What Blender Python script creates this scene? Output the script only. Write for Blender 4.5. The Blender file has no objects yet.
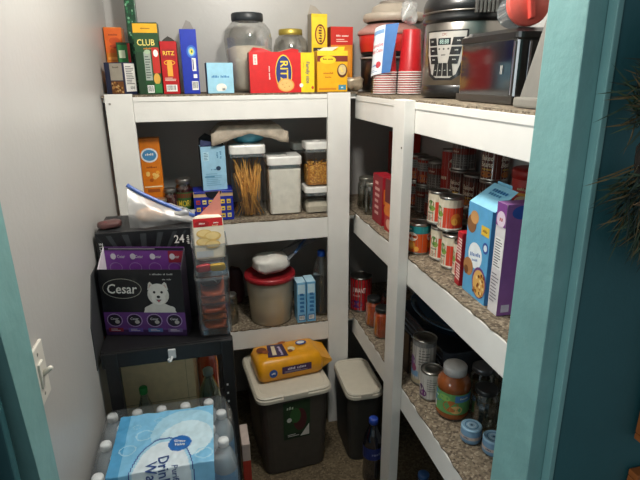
import bpy, bmesh, math, random
from mathutils import Vector, Matrix, noise
PI = math.pi
sc = bpy.context.scene
COL = sc.collection
random.seed(7)

# ------------------------------------------------------------------ materials
_mats = {}
def lin(h):
    h = h.lstrip('#')
    v = [int(h[i:i+2], 16)/255 for i in (0, 2, 4)]
    return [c/12.92 if c <= .04045 else ((c+.055)/1.055)**2.4 for c in v]
def C(hexcol, rough=.55, metal=0., var=.07, scale=40., bump=.0, spec=.5, coat=0., bscale=None):
    """procedural opaque material: base colour broken up by noise, optional bump"""
    key = (hexcol, rough, metal, var, scale, bump, spec, coat, bscale)
    if key in _mats: return _mats[key]
    m = bpy.data.materials.new('surface_' + hexcol.lstrip('#')); m.use_nodes = True
    nt = m.node_tree; b = nt.nodes['Principled BSDF']
    c = lin(hexcol)
    tc = nt.nodes.new('ShaderNodeTexCoord')
    n = nt.nodes.new('ShaderNodeTexNoise'); n.inputs['Scale'].default_value = scale; n.inputs['Detail'].default_value = 3
    r = nt.nodes.new('ShaderNodeValToRGB')
    r.color_ramp.elements[0].position = .3; r.color_ramp.elements[1].position = .7
    r.color_ramp.elements[0].color = [x*(1-var) for x in c]+[1]
    r.color_ramp.elements[1].color = [min(1, x*(1+var)) for x in c]+[1]
    nt.links.new(tc.outputs['Object'], n.inputs['Vector'])
    nt.links.new(n.outputs['Fac'], r.inputs['Fac'])
    nt.links.new(r.outputs['Color'], b.inputs['Base Color'])
    b.inputs['Roughness'].default_value = rough; b.inputs['Metallic'].default_value = metal
    b.inputs['Specular IOR Level'].default_value = spec
    b.inputs['Coat Weight'].default_value = coat; b.inputs['Coat Roughness'].default_value = .08
    if bump:
        n2 = nt.nodes.new('ShaderNodeTexNoise'); n2.inputs['Scale'].default_value = bscale or scale*3; n2.inputs['Detail'].default_value = 4
        nt.links.new(tc.outputs['Object'], n2.inputs['Vector'])
        bp = nt.nodes.new('ShaderNodeBump'); bp.inputs['Strength'].default_value = bump; bp.inputs['Distance'].default_value = .004
        nt.links.new(n2.outputs['Fac'], bp.inputs['Height']); nt.links.new(bp.outputs['Normal'], b.inputs['Normal'])
    _mats[key] = m
    return m
def G(tint='#ffffff', refl=.25, milk=0., milkcol='#ffffff', rough=.06):
    """clear glass or plastic wall: see-through, glossy at grazing angles, optional milkiness"""
    key = ('g', tint, refl, milk, milkcol, rough)
    if key in _mats: return _mats[key]
    m = bpy.data.materials.new('clear_' + tint.lstrip('#')); m.use_nodes = True
    nt = m.node_tree; nt.nodes.clear()
    out = nt.nodes.new('ShaderNodeOutputMaterial')
    tr = nt.nodes.new('ShaderNodeBsdfTransparent'); tr.inputs['Color'].default_value = lin(tint)+[1]
    gl = nt.nodes.new('ShaderNodeBsdfGlossy'); gl.inputs['Roughness'].default_value = rough
    tc = nt.nodes.new('ShaderNodeTexCoord')
    nz = nt.nodes.new('ShaderNodeTexNoise'); nz.inputs['Scale'].default_value = 30
    bp = nt.nodes.new('ShaderNodeBump'); bp.inputs['Strength'].default_value = .15; bp.inputs['Distance'].default_value = .002
    nt.links.new(tc.outputs['Object'], nz.inputs['Vector']); nt.links.new(nz.outputs['Fac'], bp.inputs['Height']); nt.links.new(bp.outputs['Normal'], gl.inputs['Normal'])
    lw = nt.nodes.new('ShaderNodeLayerWeight'); lw.inputs['Blend'].default_value = .25
    mp = nt.nodes.new('ShaderNodeMapRange'); mp.inputs['To Min'].default_value = refl*.25; mp.inputs['To Max'].default_value = min(.9, refl*2.2)
    nt.links.new(lw.outputs['Facing'], mp.inputs['Value'])
    mx = nt.nodes.new('ShaderNodeMixShader')
    nt.links.new(mp.outputs['Result'], mx.inputs['Fac'])
    base = tr
    if milk:
        df = nt.nodes.new('ShaderNodeBsdfDiffuse'); df.inputs['Color'].default_value = lin(milkcol)+[1]
        m2 = nt.nodes.new('ShaderNodeMixShader'); m2.inputs['Fac'].default_value = milk
        nt.links.new(tr.outputs[0], m2.inputs[1]); nt.links.new(df.outputs[0], m2.inputs[2]); base = m2
    nt.links.new(base.outputs[0], mx.inputs[1]); nt.links.new(gl.outputs[0], mx.inputs[2]); nt.links.new(mx.outputs[0], out.inputs['Surface'])
    _mats[key] = m
    return m
def speckle(name, cols, scale=220., rough=.9, bump=.5):
    m = bpy.data.materials.new(name); m.use_nodes = True
    nt = m.node_tree; b = nt.nodes['Principled BSDF']
    tc = nt.nodes.new('ShaderNodeTexCoord')
    v = nt.nodes.new('ShaderNodeTexVoronoi'); v.inputs['Scale'].default_value = scale
    n = nt.nodes.new('ShaderNodeTexNoise'); n.inputs['Scale'].default_value = scale*.7; n.inputs['Detail'].default_value = 5
    r = nt.nodes.new('ShaderNodeValToRGB'); els = r.color_ramp.elements
    els[0].color = lin(cols[0])+[1]; els[1].color = lin(cols[-1])+[1]; els[0].position = .1; els[1].position = .9
    for i, c in enumerate(cols[1:-1]):
        e = els.new(.1+.8*(i+1)/(len(cols)-1)); e.color = lin(c)+[1]
    nt.links.new(tc.outputs['Object'], v.inputs['Vector']); nt.links.new(tc.outputs['Object'], n.inputs['Vector'])
    mx = nt.nodes.new('ShaderNodeMix'); mx.data_type = 'FLOAT'; mx.inputs[0].default_value = .5
    sp = nt.nodes.new('ShaderNodeSeparateColor')
    nt.links.new(v.outputs['Color'], sp.inputs['Color'])
    nt.links.new(sp.outputs['Red'], mx.inputs[2]); nt.links.new(n.outputs['Fac'], mx.inputs[3])
    nt.links.new(mx.outputs[0], r.inputs['Fac']); nt.links.new(r.outputs['Color'], b.inputs['Base Color'])
    bp = nt.nodes.new('ShaderNodeBump'); bp.inputs['Strength'].default_value = bump; bp.inputs['Distance'].default_value = .004
    nt.links.new(n.outputs['Fac'], bp.inputs['Height']); nt.links.new(bp.outputs['Normal'], b.inputs['Normal'])
    b.inputs['Roughness'].default_value = rough
    return m
def lamp_mat(strength):
    m = bpy.data.materials.new('lit_bulb_glass'); m.use_nodes = True
    b = m.node_tree.nodes['Principled BSDF']
    b.inputs['Emission Color'].default_value = (1, .93, .82, 1); b.inputs['Emission Strength'].default_value = strength
    return m

WHITE = C('#e6e4df', .5, var=.03, scale=12, bump=.12)           # painted shelf timber
WALLW = C('#b3b1ae', .38, var=.025, scale=3, bump=.15, bscale=60)
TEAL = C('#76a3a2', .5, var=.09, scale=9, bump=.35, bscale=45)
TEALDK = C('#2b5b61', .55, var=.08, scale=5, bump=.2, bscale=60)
CARPET = speckle('speckled_shelf_liner', ['#2e2620', '#665a4b', '#877a67', '#b3a894'], 150)
FLOORM = speckle('brown_carpet_pile', ['#33291e', '#554936', '#675a44', '#7d6f58'], 120)
BLACKP = C('#0f0f10', .35, var=.2, coat=.2)
BLACKM = C('#151414', .5, var=.15)
TIN = C('#a9a7a2', .28, 1., var=.1)
TINLID = C('#8f8c86', .35, 1., var=.12)

# ------------------------------------------------------------------ mesh builder
_tc = {}
def text_mesh(s):
    if s not in _tc:
        cu = bpy.data.curves.new('t', 'FONT'); cu.body = s; cu.resolution_u = 2; cu.offset = .012
        ob = bpy.data.objects.new('t', cu)
        me = bpy.data.meshes.new_from_object(ob)
        vs = [v.co.copy() for v in me.vertices]; fs = [tuple(p.vertices) for p in me.polygons]
        bpy.data.objects.remove(ob); bpy.data.curves.remove(cu); bpy.data.meshes.remove(me)
        xs = [v.x for v in vs] or [0]; ys = [v.y for v in vs] or [0]
        _tc[s] = (vs, fs, min(xs), max(xs), min(ys), max(ys))
    return _tc[s]

class MB:
    def __init__(self):
        self.v = []; self.f = []; self.mi = []; self.sm = []; self.mats = []; self.T = Matrix.Identity(4)
    def m(self, mat):
        if mat not in self.mats: self.mats.append(mat)
        return self.mats.index(mat)
    def add(self, verts, faces, mat, smooth=False):
        o = len(self.v); k = self.m(mat)
        self.v += [self.T @ Vector(p) for p in verts]
        for f in faces:
            self.f.append([i+o for i in f]); self.mi.append(k); self.sm.append(smooth)
    def box(self, x0, x1, y0, y1, z0, z1, mat, bev=0., seg=2):
        if bev <= 0:
            p = [(x, y, z) for z in (z0, z1) for y in (y0, y1) for x in (x0, x1)]
            self.add(p, [(0, 2, 3, 1), (4, 5, 7, 6), (0, 1, 5, 4), (2, 6, 7, 3), (0, 4, 6, 2), (1, 3, 7, 5)], mat)
            return
        bm = bmesh.new(); bmesh.ops.create_cube(bm, size=1)
        for q in bm.verts: q.co = Vector(((x0+x1)/2+q.co.x*(x1-x0), (y0+y1)/2+q.co.y*(y1-y0), (z0+z1)/2+q.co.z*(z1-z0)))
        bmesh.ops.bevel(bm, geom=bm.edges[:], offset=bev, segments=seg, profile=.6, affect='EDGES')
        self.bm(bm, mat)
    def bm(self, bm, mat, smooth=False):
        bm.verts.index_update()
        self.add([q.co.copy() for q in bm.verts], [[q.index for q in f.verts] for f in bm.faces], mat, smooth); bm.free()
    def lathe(self, prof, mat, seg=24, c=(0, 0, 0), smooth=True, sx=1., sy=1.):
        vs = []; fs = []
        for (r, z) in prof:
            for k in range(seg):
                a = 2*PI*k/seg; vs.append((c[0]+r*math.cos(a)*sx, c[1]+r*math.sin(a)*sy, c[2]+z))
        for i in range(len(prof)-1):
            for k in range(seg):
                a = i*seg+k; b = i*seg+(k+1) % seg
                fs.append((a, b, b+seg, a+seg))
        self.add(vs, fs, mat, smooth)
    def disc(self, r, z, mat, c=(0, 0), seg=24):
        self.add([(c[0]+r*math.cos(2*PI*k/seg), c[1]+r*math.sin(2*PI*k/seg), z) for k in range(seg)], [list(range(seg))], mat)
    def rring(self, levels, mat, rad=.02, n=5, cap0=True, cap1=True, smooth=False, c=(0, 0)):
        """stack of rounded rectangles: levels = [(half width, half depth, z), ...]"""
        vs = []; per = 4*(n+1)
        for (w, d, z) in levels:
            r = min(rad, w*.95, d*.95)
            for q, (sx, sy) in enumerate(((1, 1), (-1, 1), (-1, -1), (1, -1))):
                for i in range(n+1):
                    a = q*PI/2+i*PI/2/n
                    vs.append((c[0]+sx*(w-r)+r*math.cos(a), c[1]+sy*(d-r)+r*math.sin(a), z))
        fs = []
        for i in range(len(levels)-1):
            for k in range(per):
                a = i*per+k; b = i*per+(k+1) % per
                fs.append((a, b, b+per, a+per))
        if cap0: fs.append(list(range(per))[::-1])
        if cap1: fs.append([(len(levels)-1)*per+k for k in range(per)])
        self.add(vs, fs, mat, smooth)
    def tube(self, pts, rad, mat, seg=8, cap=True):
        pts = [Vector(p) for p in pts]; vs = []; fs = []
        for i, p in enumerate(pts):
            t = (pts[min(i+1, len(pts)-1)]-pts[max(i-1, 0)]).normalized()
            u = t.cross(Vector((0, 0, 1)));
            if u.length < 1e-3: u = t.cross(Vector((1, 0, 0)))
            u.normalize(); w = t.cross(u)
            r = rad[i] if isinstance(rad, (list, tuple)) else rad
            for k in range(seg):
                a = 2*PI*k/seg; vs.append(p+u*(r*math.cos(a))+w*(r*math.sin(a)))
        for i in range(len(pts)-1):
            for k in range(seg):
                a = i*seg+k; b = i*seg+(k+1) % seg; fs.append((a, b, b+seg, a+seg))
        if cap: fs.append(list(range(seg))[::-1]); fs.append([(len(pts)-1)*seg+k for k in range(seg)])
        self.add(vs, fs, mat, True)
    def blob(self, c, s, mat, e=(.6, .6), amp=.0, freq=8., seed=0, nu=28, nv=16, tip=None):
        """crumpled pillow: super-ellipsoid with noise"""
        def sp(x, p): return math.copysign(abs(x)**p, x)
        vs = []; fs = []
        for j in range(nv+1):
            ph = -PI/2+PI*j/nv
            for i in range(nu):
                th = 2*PI*i/nu
                p = Vector((sp(math.cos(ph), e[1])*sp(math.cos(th), e[0])*s[0], sp(math.cos(ph), e[1])*sp(math.sin(th), e[0])*s[1], sp(math.sin(ph), e[1])*s[2]))
                if tip: p = tip(p)
                nn = noise.noise((p+Vector((seed*3.1, seed*1.7, 0)))*freq)+.5*noise.noise((p+Vector((seed, 0, seed)))*freq*2.3)
                p *= 1+amp*nn
                vs.append(Vector(c)+p)
        for j in range(nv):
            for i in range(nu):
                a = j*nu+i; b = j*nu+(i+1) % nu; fs.append((a, b, b+nu, a+nu))
        self.add(vs, fs, mat, True)
    def sheet(self, fn, mat, nu=12, nv=12, smooth=True):
        vs = [fn(i/nu, j/nv) for j in range(nv+1) for i in range(nu+1)]
        self.add(vs, [(j*(nu+1)+i, j*(nu+1)+i+1, (j+1)*(nu+1)+i+1, (j+1)*(nu+1)+i) for j in range(nv) for i in range(nu)], mat, smooth)
    def build(self, name, parent=None, loc=(0, 0, 0), rz=0., solid=0., rot=None):
        me = bpy.data.meshes.new(name)
        me.from_pydata([tuple(p) for p in self.v], [], self.f)
        for mt in self.mats: me.materials.append(mt)
        me.polygons.foreach_set('material_index', self.mi); me.polygons.foreach_set('use_smooth', self.sm); me.update()
        o = bpy.data.objects.new(name, me); COL.objects.link(o)
        if parent: o.parent = parent
        o.location = loc; o.rotation_euler = rot or (0, 0, rz)
        if solid:
            s = o.modifiers.new('thickness', 'SOLIDIFY'); s.thickness = solid
        return o

READABLE = {'CLUB', 'RITZ', 'Family size', 'Cesar', '24', 'Drinking', 'Water', 'Purified', 'Great', 'Value', 'Disposable', 'Plastic Cups', 'RECYCLE', 'I WANT', 'MORI', 'Baked', 'Beans', 'CPC', '88:88', '||'}
class Art:
    """printing laid on a face: f(u, v, lift) maps 0..1 face coordinates to 3-D; W, H are the face size in metres"""
    def __init__(s, mb, f, W, H, nu=1): s.mb = mb; s.f = f; s.W = W; s.H = H; s.k = .0003; s.nu = nu
    def up(s): s.k += .00006; return s.k
    def rect(s, u0, v0, u1, v1, mat):
        k = s.up(); n = max(1, int(s.nu*abs(u1-u0)+.99)) if s.nu > 1 else 1
        s.mb.add([s.f(u0+(u1-u0)*i/n, v, k) for i in range(n+1) for v in (v0, v1)], [(2*i, 2*i+2, 2*i+3, 2*i+1) for i in range(n)], mat)
        return s
    def ell(s, cu, cv, ru, rv, mat, n=20, rot=0.):
        k = s.up(); ru *= s.W; rv *= s.H; P = []
        for i in range(n):
            a = 2*PI*i/n; x = ru*math.cos(a); y = rv*math.sin(a)
            x, y = x*math.cos(rot)-y*math.sin(rot), x*math.sin(rot)+y*math.cos(rot)
            P.append(s.f(cu+x/s.W, cv+y/s.H, k))
        s.mb.add([s.f(cu, cv, k)]+P, [(0, i+1, (i+1) % n+1) for i in range(n)], mat); return s
    def ring(s, cu, cv, ru, rv, t, mat, n=28):
        k = s.up(); P = []
        for i in range(n):
            a = 2*PI*i/n
            P.append(s.f(cu+ru*math.cos(a), cv+rv*math.sin(a), k)); P.append(s.f(cu+(ru-t)*math.cos(a), cv+(rv-t*s.W/s.H)*math.sin(a), k))
        s.mb.add(P, [(2*i, (2*i+2) % (2*n), (2*i+3) % (2*n), 2*i+1) for i in range(n)], mat); return s
    def poly(s, pts, mat):
        k = s.up()
        if s.nu <= 1: s.mb.add([s.f(u, v, k) for u, v in pts], [list(range(len(pts)))], mat); return s
        us = sorted(set([q[0] for q in pts]+[min(q[0] for q in pts)+(max(q[0] for q in pts)-min(q[0] for q in pts))*i/s.nu for i in range(s.nu+1)]))
        P = []
        for u in us:                                  # slice a convex outline into upright strips that follow the curve
            vv = []
            for a_, b_ in zip(pts, pts[1:]+pts[:1]):
                if min(a_[0], b_[0])-1e-9 <= u <= max(a_[0], b_[0])+1e-9:
                    if abs(a_[0]-b_[0]) < 1e-9: vv += [a_[1], b_[1]]
                    else: vv.append(a_[1]+(b_[1]-a_[1])*(u-a_[0])/(b_[0]-a_[0]))
            P += [s.f(u, min(vv), k), s.f(u, max(vv), k)]
        s.mb.add(P, [(2*i, 2*i+2, 2*i+3, 2*i+1) for i in range(len(us)-1)], mat); return s
    def text(s, t, cu, cv, h, mat, maxw=None, rot=0., slant=0.):
        """h: letter height as a fraction of H; maxw: most width, a fraction of W (of H when turned)"""
        if t not in READABLE: return s.print_marks(t, cu, cv, h, mat, maxw, rot)
        vs, fs, x0, x1, y0, y1 = text_mesh(t)
        k = s.up(); sc_ = h*s.H/.7; sx = sc_; w = (x1-x0)*sx
        lim = (maxw or 9)*(s.H if abs(math.sin(rot)) > .7 else s.W)
        if w > lim: sx *= lim/w
        P = []
        for v in vs:
            x = (v.x-(x0+x1)/2)*sx+slant*(v.y-.35)*sc_; y = (v.y-.35)*sc_
            x, y = x*math.cos(rot)-y*math.sin(rot), x*math.sin(rot)+y*math.cos(rot)
            P.append(s.f(cu+x/s.W, cv+y/s.H, k))
        s.mb.add(P, fs, mat); return s
    def print_marks(s, t, cu, cv, h, mat, maxw, rot):
        """small print nobody can read in the photograph: a row of little strokes"""
        H = h*s.H*.9; W = len(t)*H*.62; lim = (maxw or 9)*(s.H if abs(math.sin(rot)) > .7 else s.W); W = min(W, lim)
        r = random.Random(len(t)*7+ord(t[0])); n = len(t); cw = W/n; k = s.up()
        for i, ch in enumerate(t):
            if ch == ' ': continue
            a, b = -W/2+cw*(i+.12), -W/2+cw*(i+.82); y0 = -H*.4; y1 = H*r.choice((.2, .25, .45))
            q = [(a, y0), (b, y0+H*r.uniform(0, .15)), (b, y1), (a+cw*r.uniform(0, .2), y1)]
            s.mb.add([s.f(cu+(x*math.cos(rot)-y*math.sin(rot))/s.W, cv+(x*math.sin(rot)+y*math.cos(rot))/s.H, k) for x, y in q], [(0, 1, 2, 3)], mat)
        return s
    def lines(s, u0, u1, v0, v1, n, mat, fill=.4, seed=1):
        r = random.Random(seed)
        for i in range(n):
            v = v1-(v1-v0)*(i+.5)/n; t = (v1-v0)/n*fill/2
            s.rect(u0, v-t, u0+(u1-u0)*r.uniform(.6, 1), v+t, mat)
        return s
    def bars(s, u0, v0, u1, v1, n=9):
        s.rect(u0, v0, u1, v1, C('#f2f2ee'))
        r = random.Random(3); x = u0+(u1-u0)*.08
        for i in range(n):
            w = (u1-u0)*.84/n; s.rect(x, v0+(v1-v0)*.18, x+w*r.uniform(.3, .7), v1-(v1-v0)*.1, C('#151515')); x += w
        return s
def boxface(mb, which, w, d, h, x0=None):
    a = -w/2
    o, U, V, N, W, H = {
        'front': ((a, 0, 0), (w, 0, 0), (0, 0, h), (0, -1, 0), w, h), 'right': ((w/2, 0, 0), (0, d, 0), (0, 0, h), (1, 0, 0), d, h),
        'left': ((a, d, 0), (0, -d, 0), (0, 0, h), (-1, 0, 0), d, h), 'top': ((a, 0, h), (w, 0, 0), (0, d, 0), (0, 0, 1), w, d)}[which]
    o, U, V, N = map(Vector, (o, U, V, N))
    return Art(mb, lambda u, v, k: o+U*u+V*v+N*k, W, H)
def cylface(mb, r, z0, z1, span=PI*1.1, c=(0, 0), rfun=None):
    """label wrapped round a can; u = .5 faces the local -y side"""
    def f(u, v, k):
        z = z0+(z1-z0)*v; rr = (rfun(z) if rfun else r)+k; a = -PI/2+(u-.5)*span
        return Vector((c[0]+rr*math.cos(a), c[1]+rr*math.sin(a), z))
    return Art(mb, f, r*span, z1-z0, nu=18)

# ------------------------------------------------------------------ scene tree
def tag(o, label, cat, group=None, kind=None):
    if label: o['label'] = label
    if cat: o['category'] = cat
    if group: o['group'] = group
    if kind: o['kind'] = kind
    return o
def thing(name, label, cat, loc=(0, 0, 0), rz=0., group=None):
    o = bpy.data.objects.new(name, None); COL.objects.link(o); o.empty_display_size = .03
    o.location = loc; o.rotation_euler = (0, 0, rz)
    return tag(o, label, cat, group)
def dup(root, loc, rz, label, group=None):
    def cp(o, par):
        c = o.copy(); COL.objects.link(c)
        if par: c.parent = par
        for ch in list(o.children): cp(ch, c)
        return c
    r = cp(root, None); r.location = loc; r.rotation_euler = (root.rotation_euler.x, root.rotation_euler.y, rz); r['label'] = label
    if group: r['group'] = group
    return r
def struct(name, mb):
    o = mb.build(name); o['kind'] = 'structure'; return o
# ------------------------------------------------------------------ camera
cam = bpy.data.cameras.new('camera'); co = bpy.data.objects.new('camera', cam); COL.objects.link(co)
cam.sensor_width = 36; cam.lens = 500/640*36; cam.clip_start = .02
def cam_axes(yaw, pitch, roll):
    cy, sy = math.cos(yaw), math.sin(yaw); cp, sp_ = math.cos(pitch), math.sin(pitch)
    F = Vector((sy*cp, cy*cp, sp_)); r = Vector((cy, -sy, 0)); u = r.cross(F)
    return F, math.cos(roll)*r+math.sin(roll)*u, -math.sin(roll)*r+math.cos(roll)*u
F_, R_, U_ = cam_axes(math.radians(13.2804), math.radians(-18.1831), math.radians(-.4731))
mw = Matrix.Identity(4)
for i in range(3): mw[i][0] = R_[i]; mw[i][1] = U_[i]; mw[i][2] = -F_[i]
mw[2][3] = 1.62
co.matrix_world = mw
sc.camera = co

# ------------------------------------------------------------------ the closet shell
XL, XR, YB, YF, ZC = -.335, 1.0, 2.36, .80, 2.44
b = MB(); b.box(-1.2, 2.0, -.6, 2.5, -.06, 0, FLOORM); struct('floor', b)
b = MB(); b.box(-.5, 1.15, .66, 2.5, ZC, ZC+.06, C('#d8d6d0', .6)); struct('ceiling', b)
b = MB(); b.box(XL-.1, XL, YF-.09, 2.46, 0, ZC, WALLW); struct('wall_left', b)
b = MB(); b.box(XL-.1, XR+.1, YB, YB+.1, 0, ZC, WALLW); struct('wall_back', b)
b = MB(); b.box(XR, XR+.1, .655, 2.46, 0, ZC, WALLW); struct('wall_right', b)
# the wall the doorway is cut in, seen from the hall side: teal outside
def leaning(x0, x1, yf, yb, z1, mat):       # an upright board whose front edge is a little out of plumb
    b = MB(); P = [(x0, yf(0), 0), (x1, yf(0), 0), (x1, yb, 0), (x0, yb, 0), (x0, yf(z1), z1), (x1, yf(z1), z1), (x1, yb, z1), (x0, yb, z1)]
    bm = bmesh.new(); vv = [bm.verts.new(p) for p in P]
    for f in ((3, 2, 1, 0), (4, 5, 6, 7), (0, 1, 5, 4), (1, 2, 6, 5), (2, 3, 7, 6), (3, 0, 4, 7)): bm.faces.new([vv[i] for i in f])
    bmesh.ops.bevel(bm, geom=bm.edges[:], offset=.002, segments=2, profile=.6, affect='EDGES'); b.bm(bm, mat); return b
yR = lambda z: .686+.022*(z-.86)
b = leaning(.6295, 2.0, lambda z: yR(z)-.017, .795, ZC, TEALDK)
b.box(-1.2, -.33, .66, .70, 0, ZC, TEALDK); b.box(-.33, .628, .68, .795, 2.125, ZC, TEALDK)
struct('wall_front', b)
struct('trim_1', leaning(.583, .6175, yR, .80, 2.09, TEAL))            # right jamb
struct('trim_2', leaning(-.334, -.29, lambda z: .705-.077*(z-1.274), .80, 2.09, TEAL))          # left jamb
struct('trim_3', leaning(.618, .629, lambda z: yR(z)-.019, .79, 2.08, TEAL))           # right casing
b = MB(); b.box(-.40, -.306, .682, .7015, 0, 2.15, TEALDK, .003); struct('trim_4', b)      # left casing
b = MB(); b.box(-.334, .617, .70, .80, 2.0905, 2.122, TEAL, .003); struct('trim_5', b)

# ------------------------------------------------------------------ shelving
LT, LM, LL = 1.557, 1.051, .556      # liner tops
SR = LT-.008+.0012
ST, SM, SL = LT+.0012, LM+.0012, LL+.0012   # where things stand
def liner(x0, x1, y0, y1, z, par, edge):
    """speckled liner with a slightly ragged front edge"""
    mb = MB(); n = 60; top = []; bot = []
    r = random.Random(int(z*100)+len(edge))
    for i in range(n+1):
        j = r.uniform(-.004, .003)
        if edge == 'y': fx, fy, bx_, by_ = x0+(x1-x0)*i/n, y0+j, x0+(x1-x0)*i/n, y1
        else: fx, fy, bx_, by_ = x0+j, y0+(y1-y0)*i/n, x1, y0+(y1-y0)*i/n
        top += [(fx, fy, z), (bx_, by_, z)]; bot += [(fx, fy, z-.006), (bx_, by_, z-.006)]
    fs = []
    for i in range(n):
        a = 2*i; q = (a, a+2, a+3, a+1); fs.append(q if edge == 'y' else q[::-1])
        o = 2*(n+1); fs.append((a, o+a, o+a+2, a+2))
    mb.add(top+bot, fs, CARPET)
    mb.build('shelf_liner', par)
back = thing('shelving_unit', 'white painted timber shelves across the back wall of the pantry', 'shelves', (0, 2.0, 0))
right = thing('shelving_unit', 'white painted timber shelves running along the right wall', 'shelves', (.635, 1.5, 0))
def part_at(mb, name, par):
    o = mb.build(name, par); o.location = -Vector(par.location); return o
for z in (LT, LM, LL):
    zr = z-.008 if z > 1.3 else z
    b = MB(); b.box(XL+.003, .632, 2.02, YB-.002, z-.025, z-.0065, WHITE); part_at(b, 'shelf_board', back)
    b = MB(); b.box(-.226 if z > .6 else -.22, .507, 2.001, 2.0195, z-.096, z-.0075, WHITE, .002); part_at(b, 'front_trim', back)
    if z > 1.3:
        b = MB(); b.box(-.226, .507, 1.9985, 2.0195, z-.0225, z-.006, WHITE, .0015); part_at(b, 'edge_strip', back)
    o = liner(XL+.003, .632, 2.003, YB-.002, z, back, 'y')
    b = MB(); b.box(.655, XR-.002, .81, YB-.002, zr-.025, zr-.0065, WHITE); part_at(b, 'shelf_board', right)
    b = MB(); b.box(.6355, .6545, .81, 2.04, zr-.097, zr-.0075, WHITE, .002); part_at(b, 'front_trim', right)
    if z > 1.3:
        b = MB(); b.box(.633, .6545, .81, 2.03, zr-.026, zr-.006, WHITE, .0015); part_at(b, 'edge_strip', right)
    o = liner(.637, XR-.002, .81, YB-.002, zr, right, 'x')
for o in list(back.children)+list(right.children):
    if o.name.startswith('shelf_liner'): o.location = -Vector(o.parent.location)
b = MB(); b.box(-.322, -.2265, 1.996, 2.0195, 0, 1.562, WHITE, .002); b.box(-.309, -.302, 1.9945, 1.997, 1.525, 1.532, C('#8f8b82')); part_at(b, 'post', back)
b = MB(); b.box(.5075, .602, 1.996, 2.0195, 0, 1.556, WHITE, .002); part_at(b, 'post', back)
b = MB(); b.box(.600, .6345, 1.432, 1.523, 0, 1.549, WHITE, .0025); b.box(.5985, .6005, 1.44, 1.446, 1.405, 1.411, C('#77736b')); part_at(b, 'post', right)

# ------------------------------------------------------------------ light switch
t = thing('light_switch', 'white wall switch on the left wall just inside the teal door frame', 'switch', (XL, .925, 1.085))
IV = C('#d8d4ca', .3, var=.02)
b = MB(); b.box(.0005, .007, -.036, .036, -.058, .058, IV, .003); b.build('wall_plate', t)
b = MB(); b.box(.006, .011, -.012, .012, -.026, .026, IV, .002); b.tube([(.009, 0, .0), (.022, 0, .009), (.027, 0, .013)], [.006, .005, .0045], IV); b.build('toggle', t)
b = MB(); b.lathe([(0, .0078), (.003, .0076), (.004, .0065)], TIN, 10)
b.build('screw', t, (0, 0, .042), rot=(0, PI/2, 0)); b.build('screw', t, (0, 0, -.042), rot=(0, PI/2, 0))

# ------------------------------------------------------------------ ceiling lamp (above the frame) and hall light
LX, LY = .30, 1.20
t = thing('ceiling_lamp', 'round white globe lamp on the pantry ceiling', 'lamp', (LX, LY, ZC))
b = MB(); b.lathe([(0, 0), (.075, 0), (.075, -.02), (.05, -.03), (.035, -.05), (0, -.05)], WHITE); b.build('lamp_base', t)
b = MB(); b.lathe([(0, -.185), (.03, -.18), (.052, -.16), (.062, -.13), (.055, -.09), (.035, -.055), (.03, -.045)], lamp_mat(4.0)); o = b.build('globe', t); o.visible_shadow = True
L = bpy.data.lights.new('bulb', 'POINT'); L.energy = 37; L.color = (1, .95, .875); L.shadow_soft_size = .06
lo = bpy.data.objects.new('bulb', L); COL.objects.link(lo); lo.location = (LX, LY, ZC-.27)
H = bpy.data.lights.new('hall_daylight', 'AREA'); H.energy = 30; H.color = (.88, .97, 1); H.size = 1.0
ho = bpy.data.objects.new('hall_daylight', H); COL.objects.link(ho); ho.location = (-2.4, -.45, 1.8); ho.rotation_euler = (math.radians(86), 0, math.radians(-66))
w = bpy.data.worlds.new('hall'); sc.world = w; w.use_nodes = True
bg = w.node_tree.nodes['Background']; bg.inputs['Color'].default_value = (.8, .95, 1, 1); bg.inputs['Strength'].default_value = .22
vs_ = sc.view_settings; vs_.view_transform = 'Standard'; vs_.look = 'None'; vs_.exposure = 0; vs_.gamma = 1
# ------------------------------------------------------------------ cartons
def carton(name, label, cat, loc, w, d, h, col, art=None, rz=0., group=None, rough=.42, base=None, bev=.0012, lean=None):
    """one folding carton: local x centred, y runs back from the front face, z up from its base"""
    mb = MB(); mb.box(-w/2, w/2, 0, d, 0, h, C(col, rough), bev, 1)
    if art: art(mb, lambda k: boxface(mb, k, w, d, h))
    o = mb.build(name, None, loc, rz)
    if lean: o.rotation_euler = (lean[0], lean[1], rz)
    return tag(o, label, cat, group)
def flap(par, pts, col, inner='#b9b1a4'):
    """an opened cardboard flap, built with real board thickness"""
    mb = MB(); mb.add(pts, [list(range(len(pts)))], C(col, .7))
    return mb.build('flap', par, solid=.0012)
Wt = C('#f1efe8', .5); Bk = C('#141414', .5); Rd = C('#c41a1c', .4); Yl = C('#f2c41d', .4); Nv = C('#1c2f86', .4)
Gr = C('#1d5a32', .45); Or = C('#e07a1c', .45); LB = C('#8ecdea', .5); Bl = C('#2348c0', .4)

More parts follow.
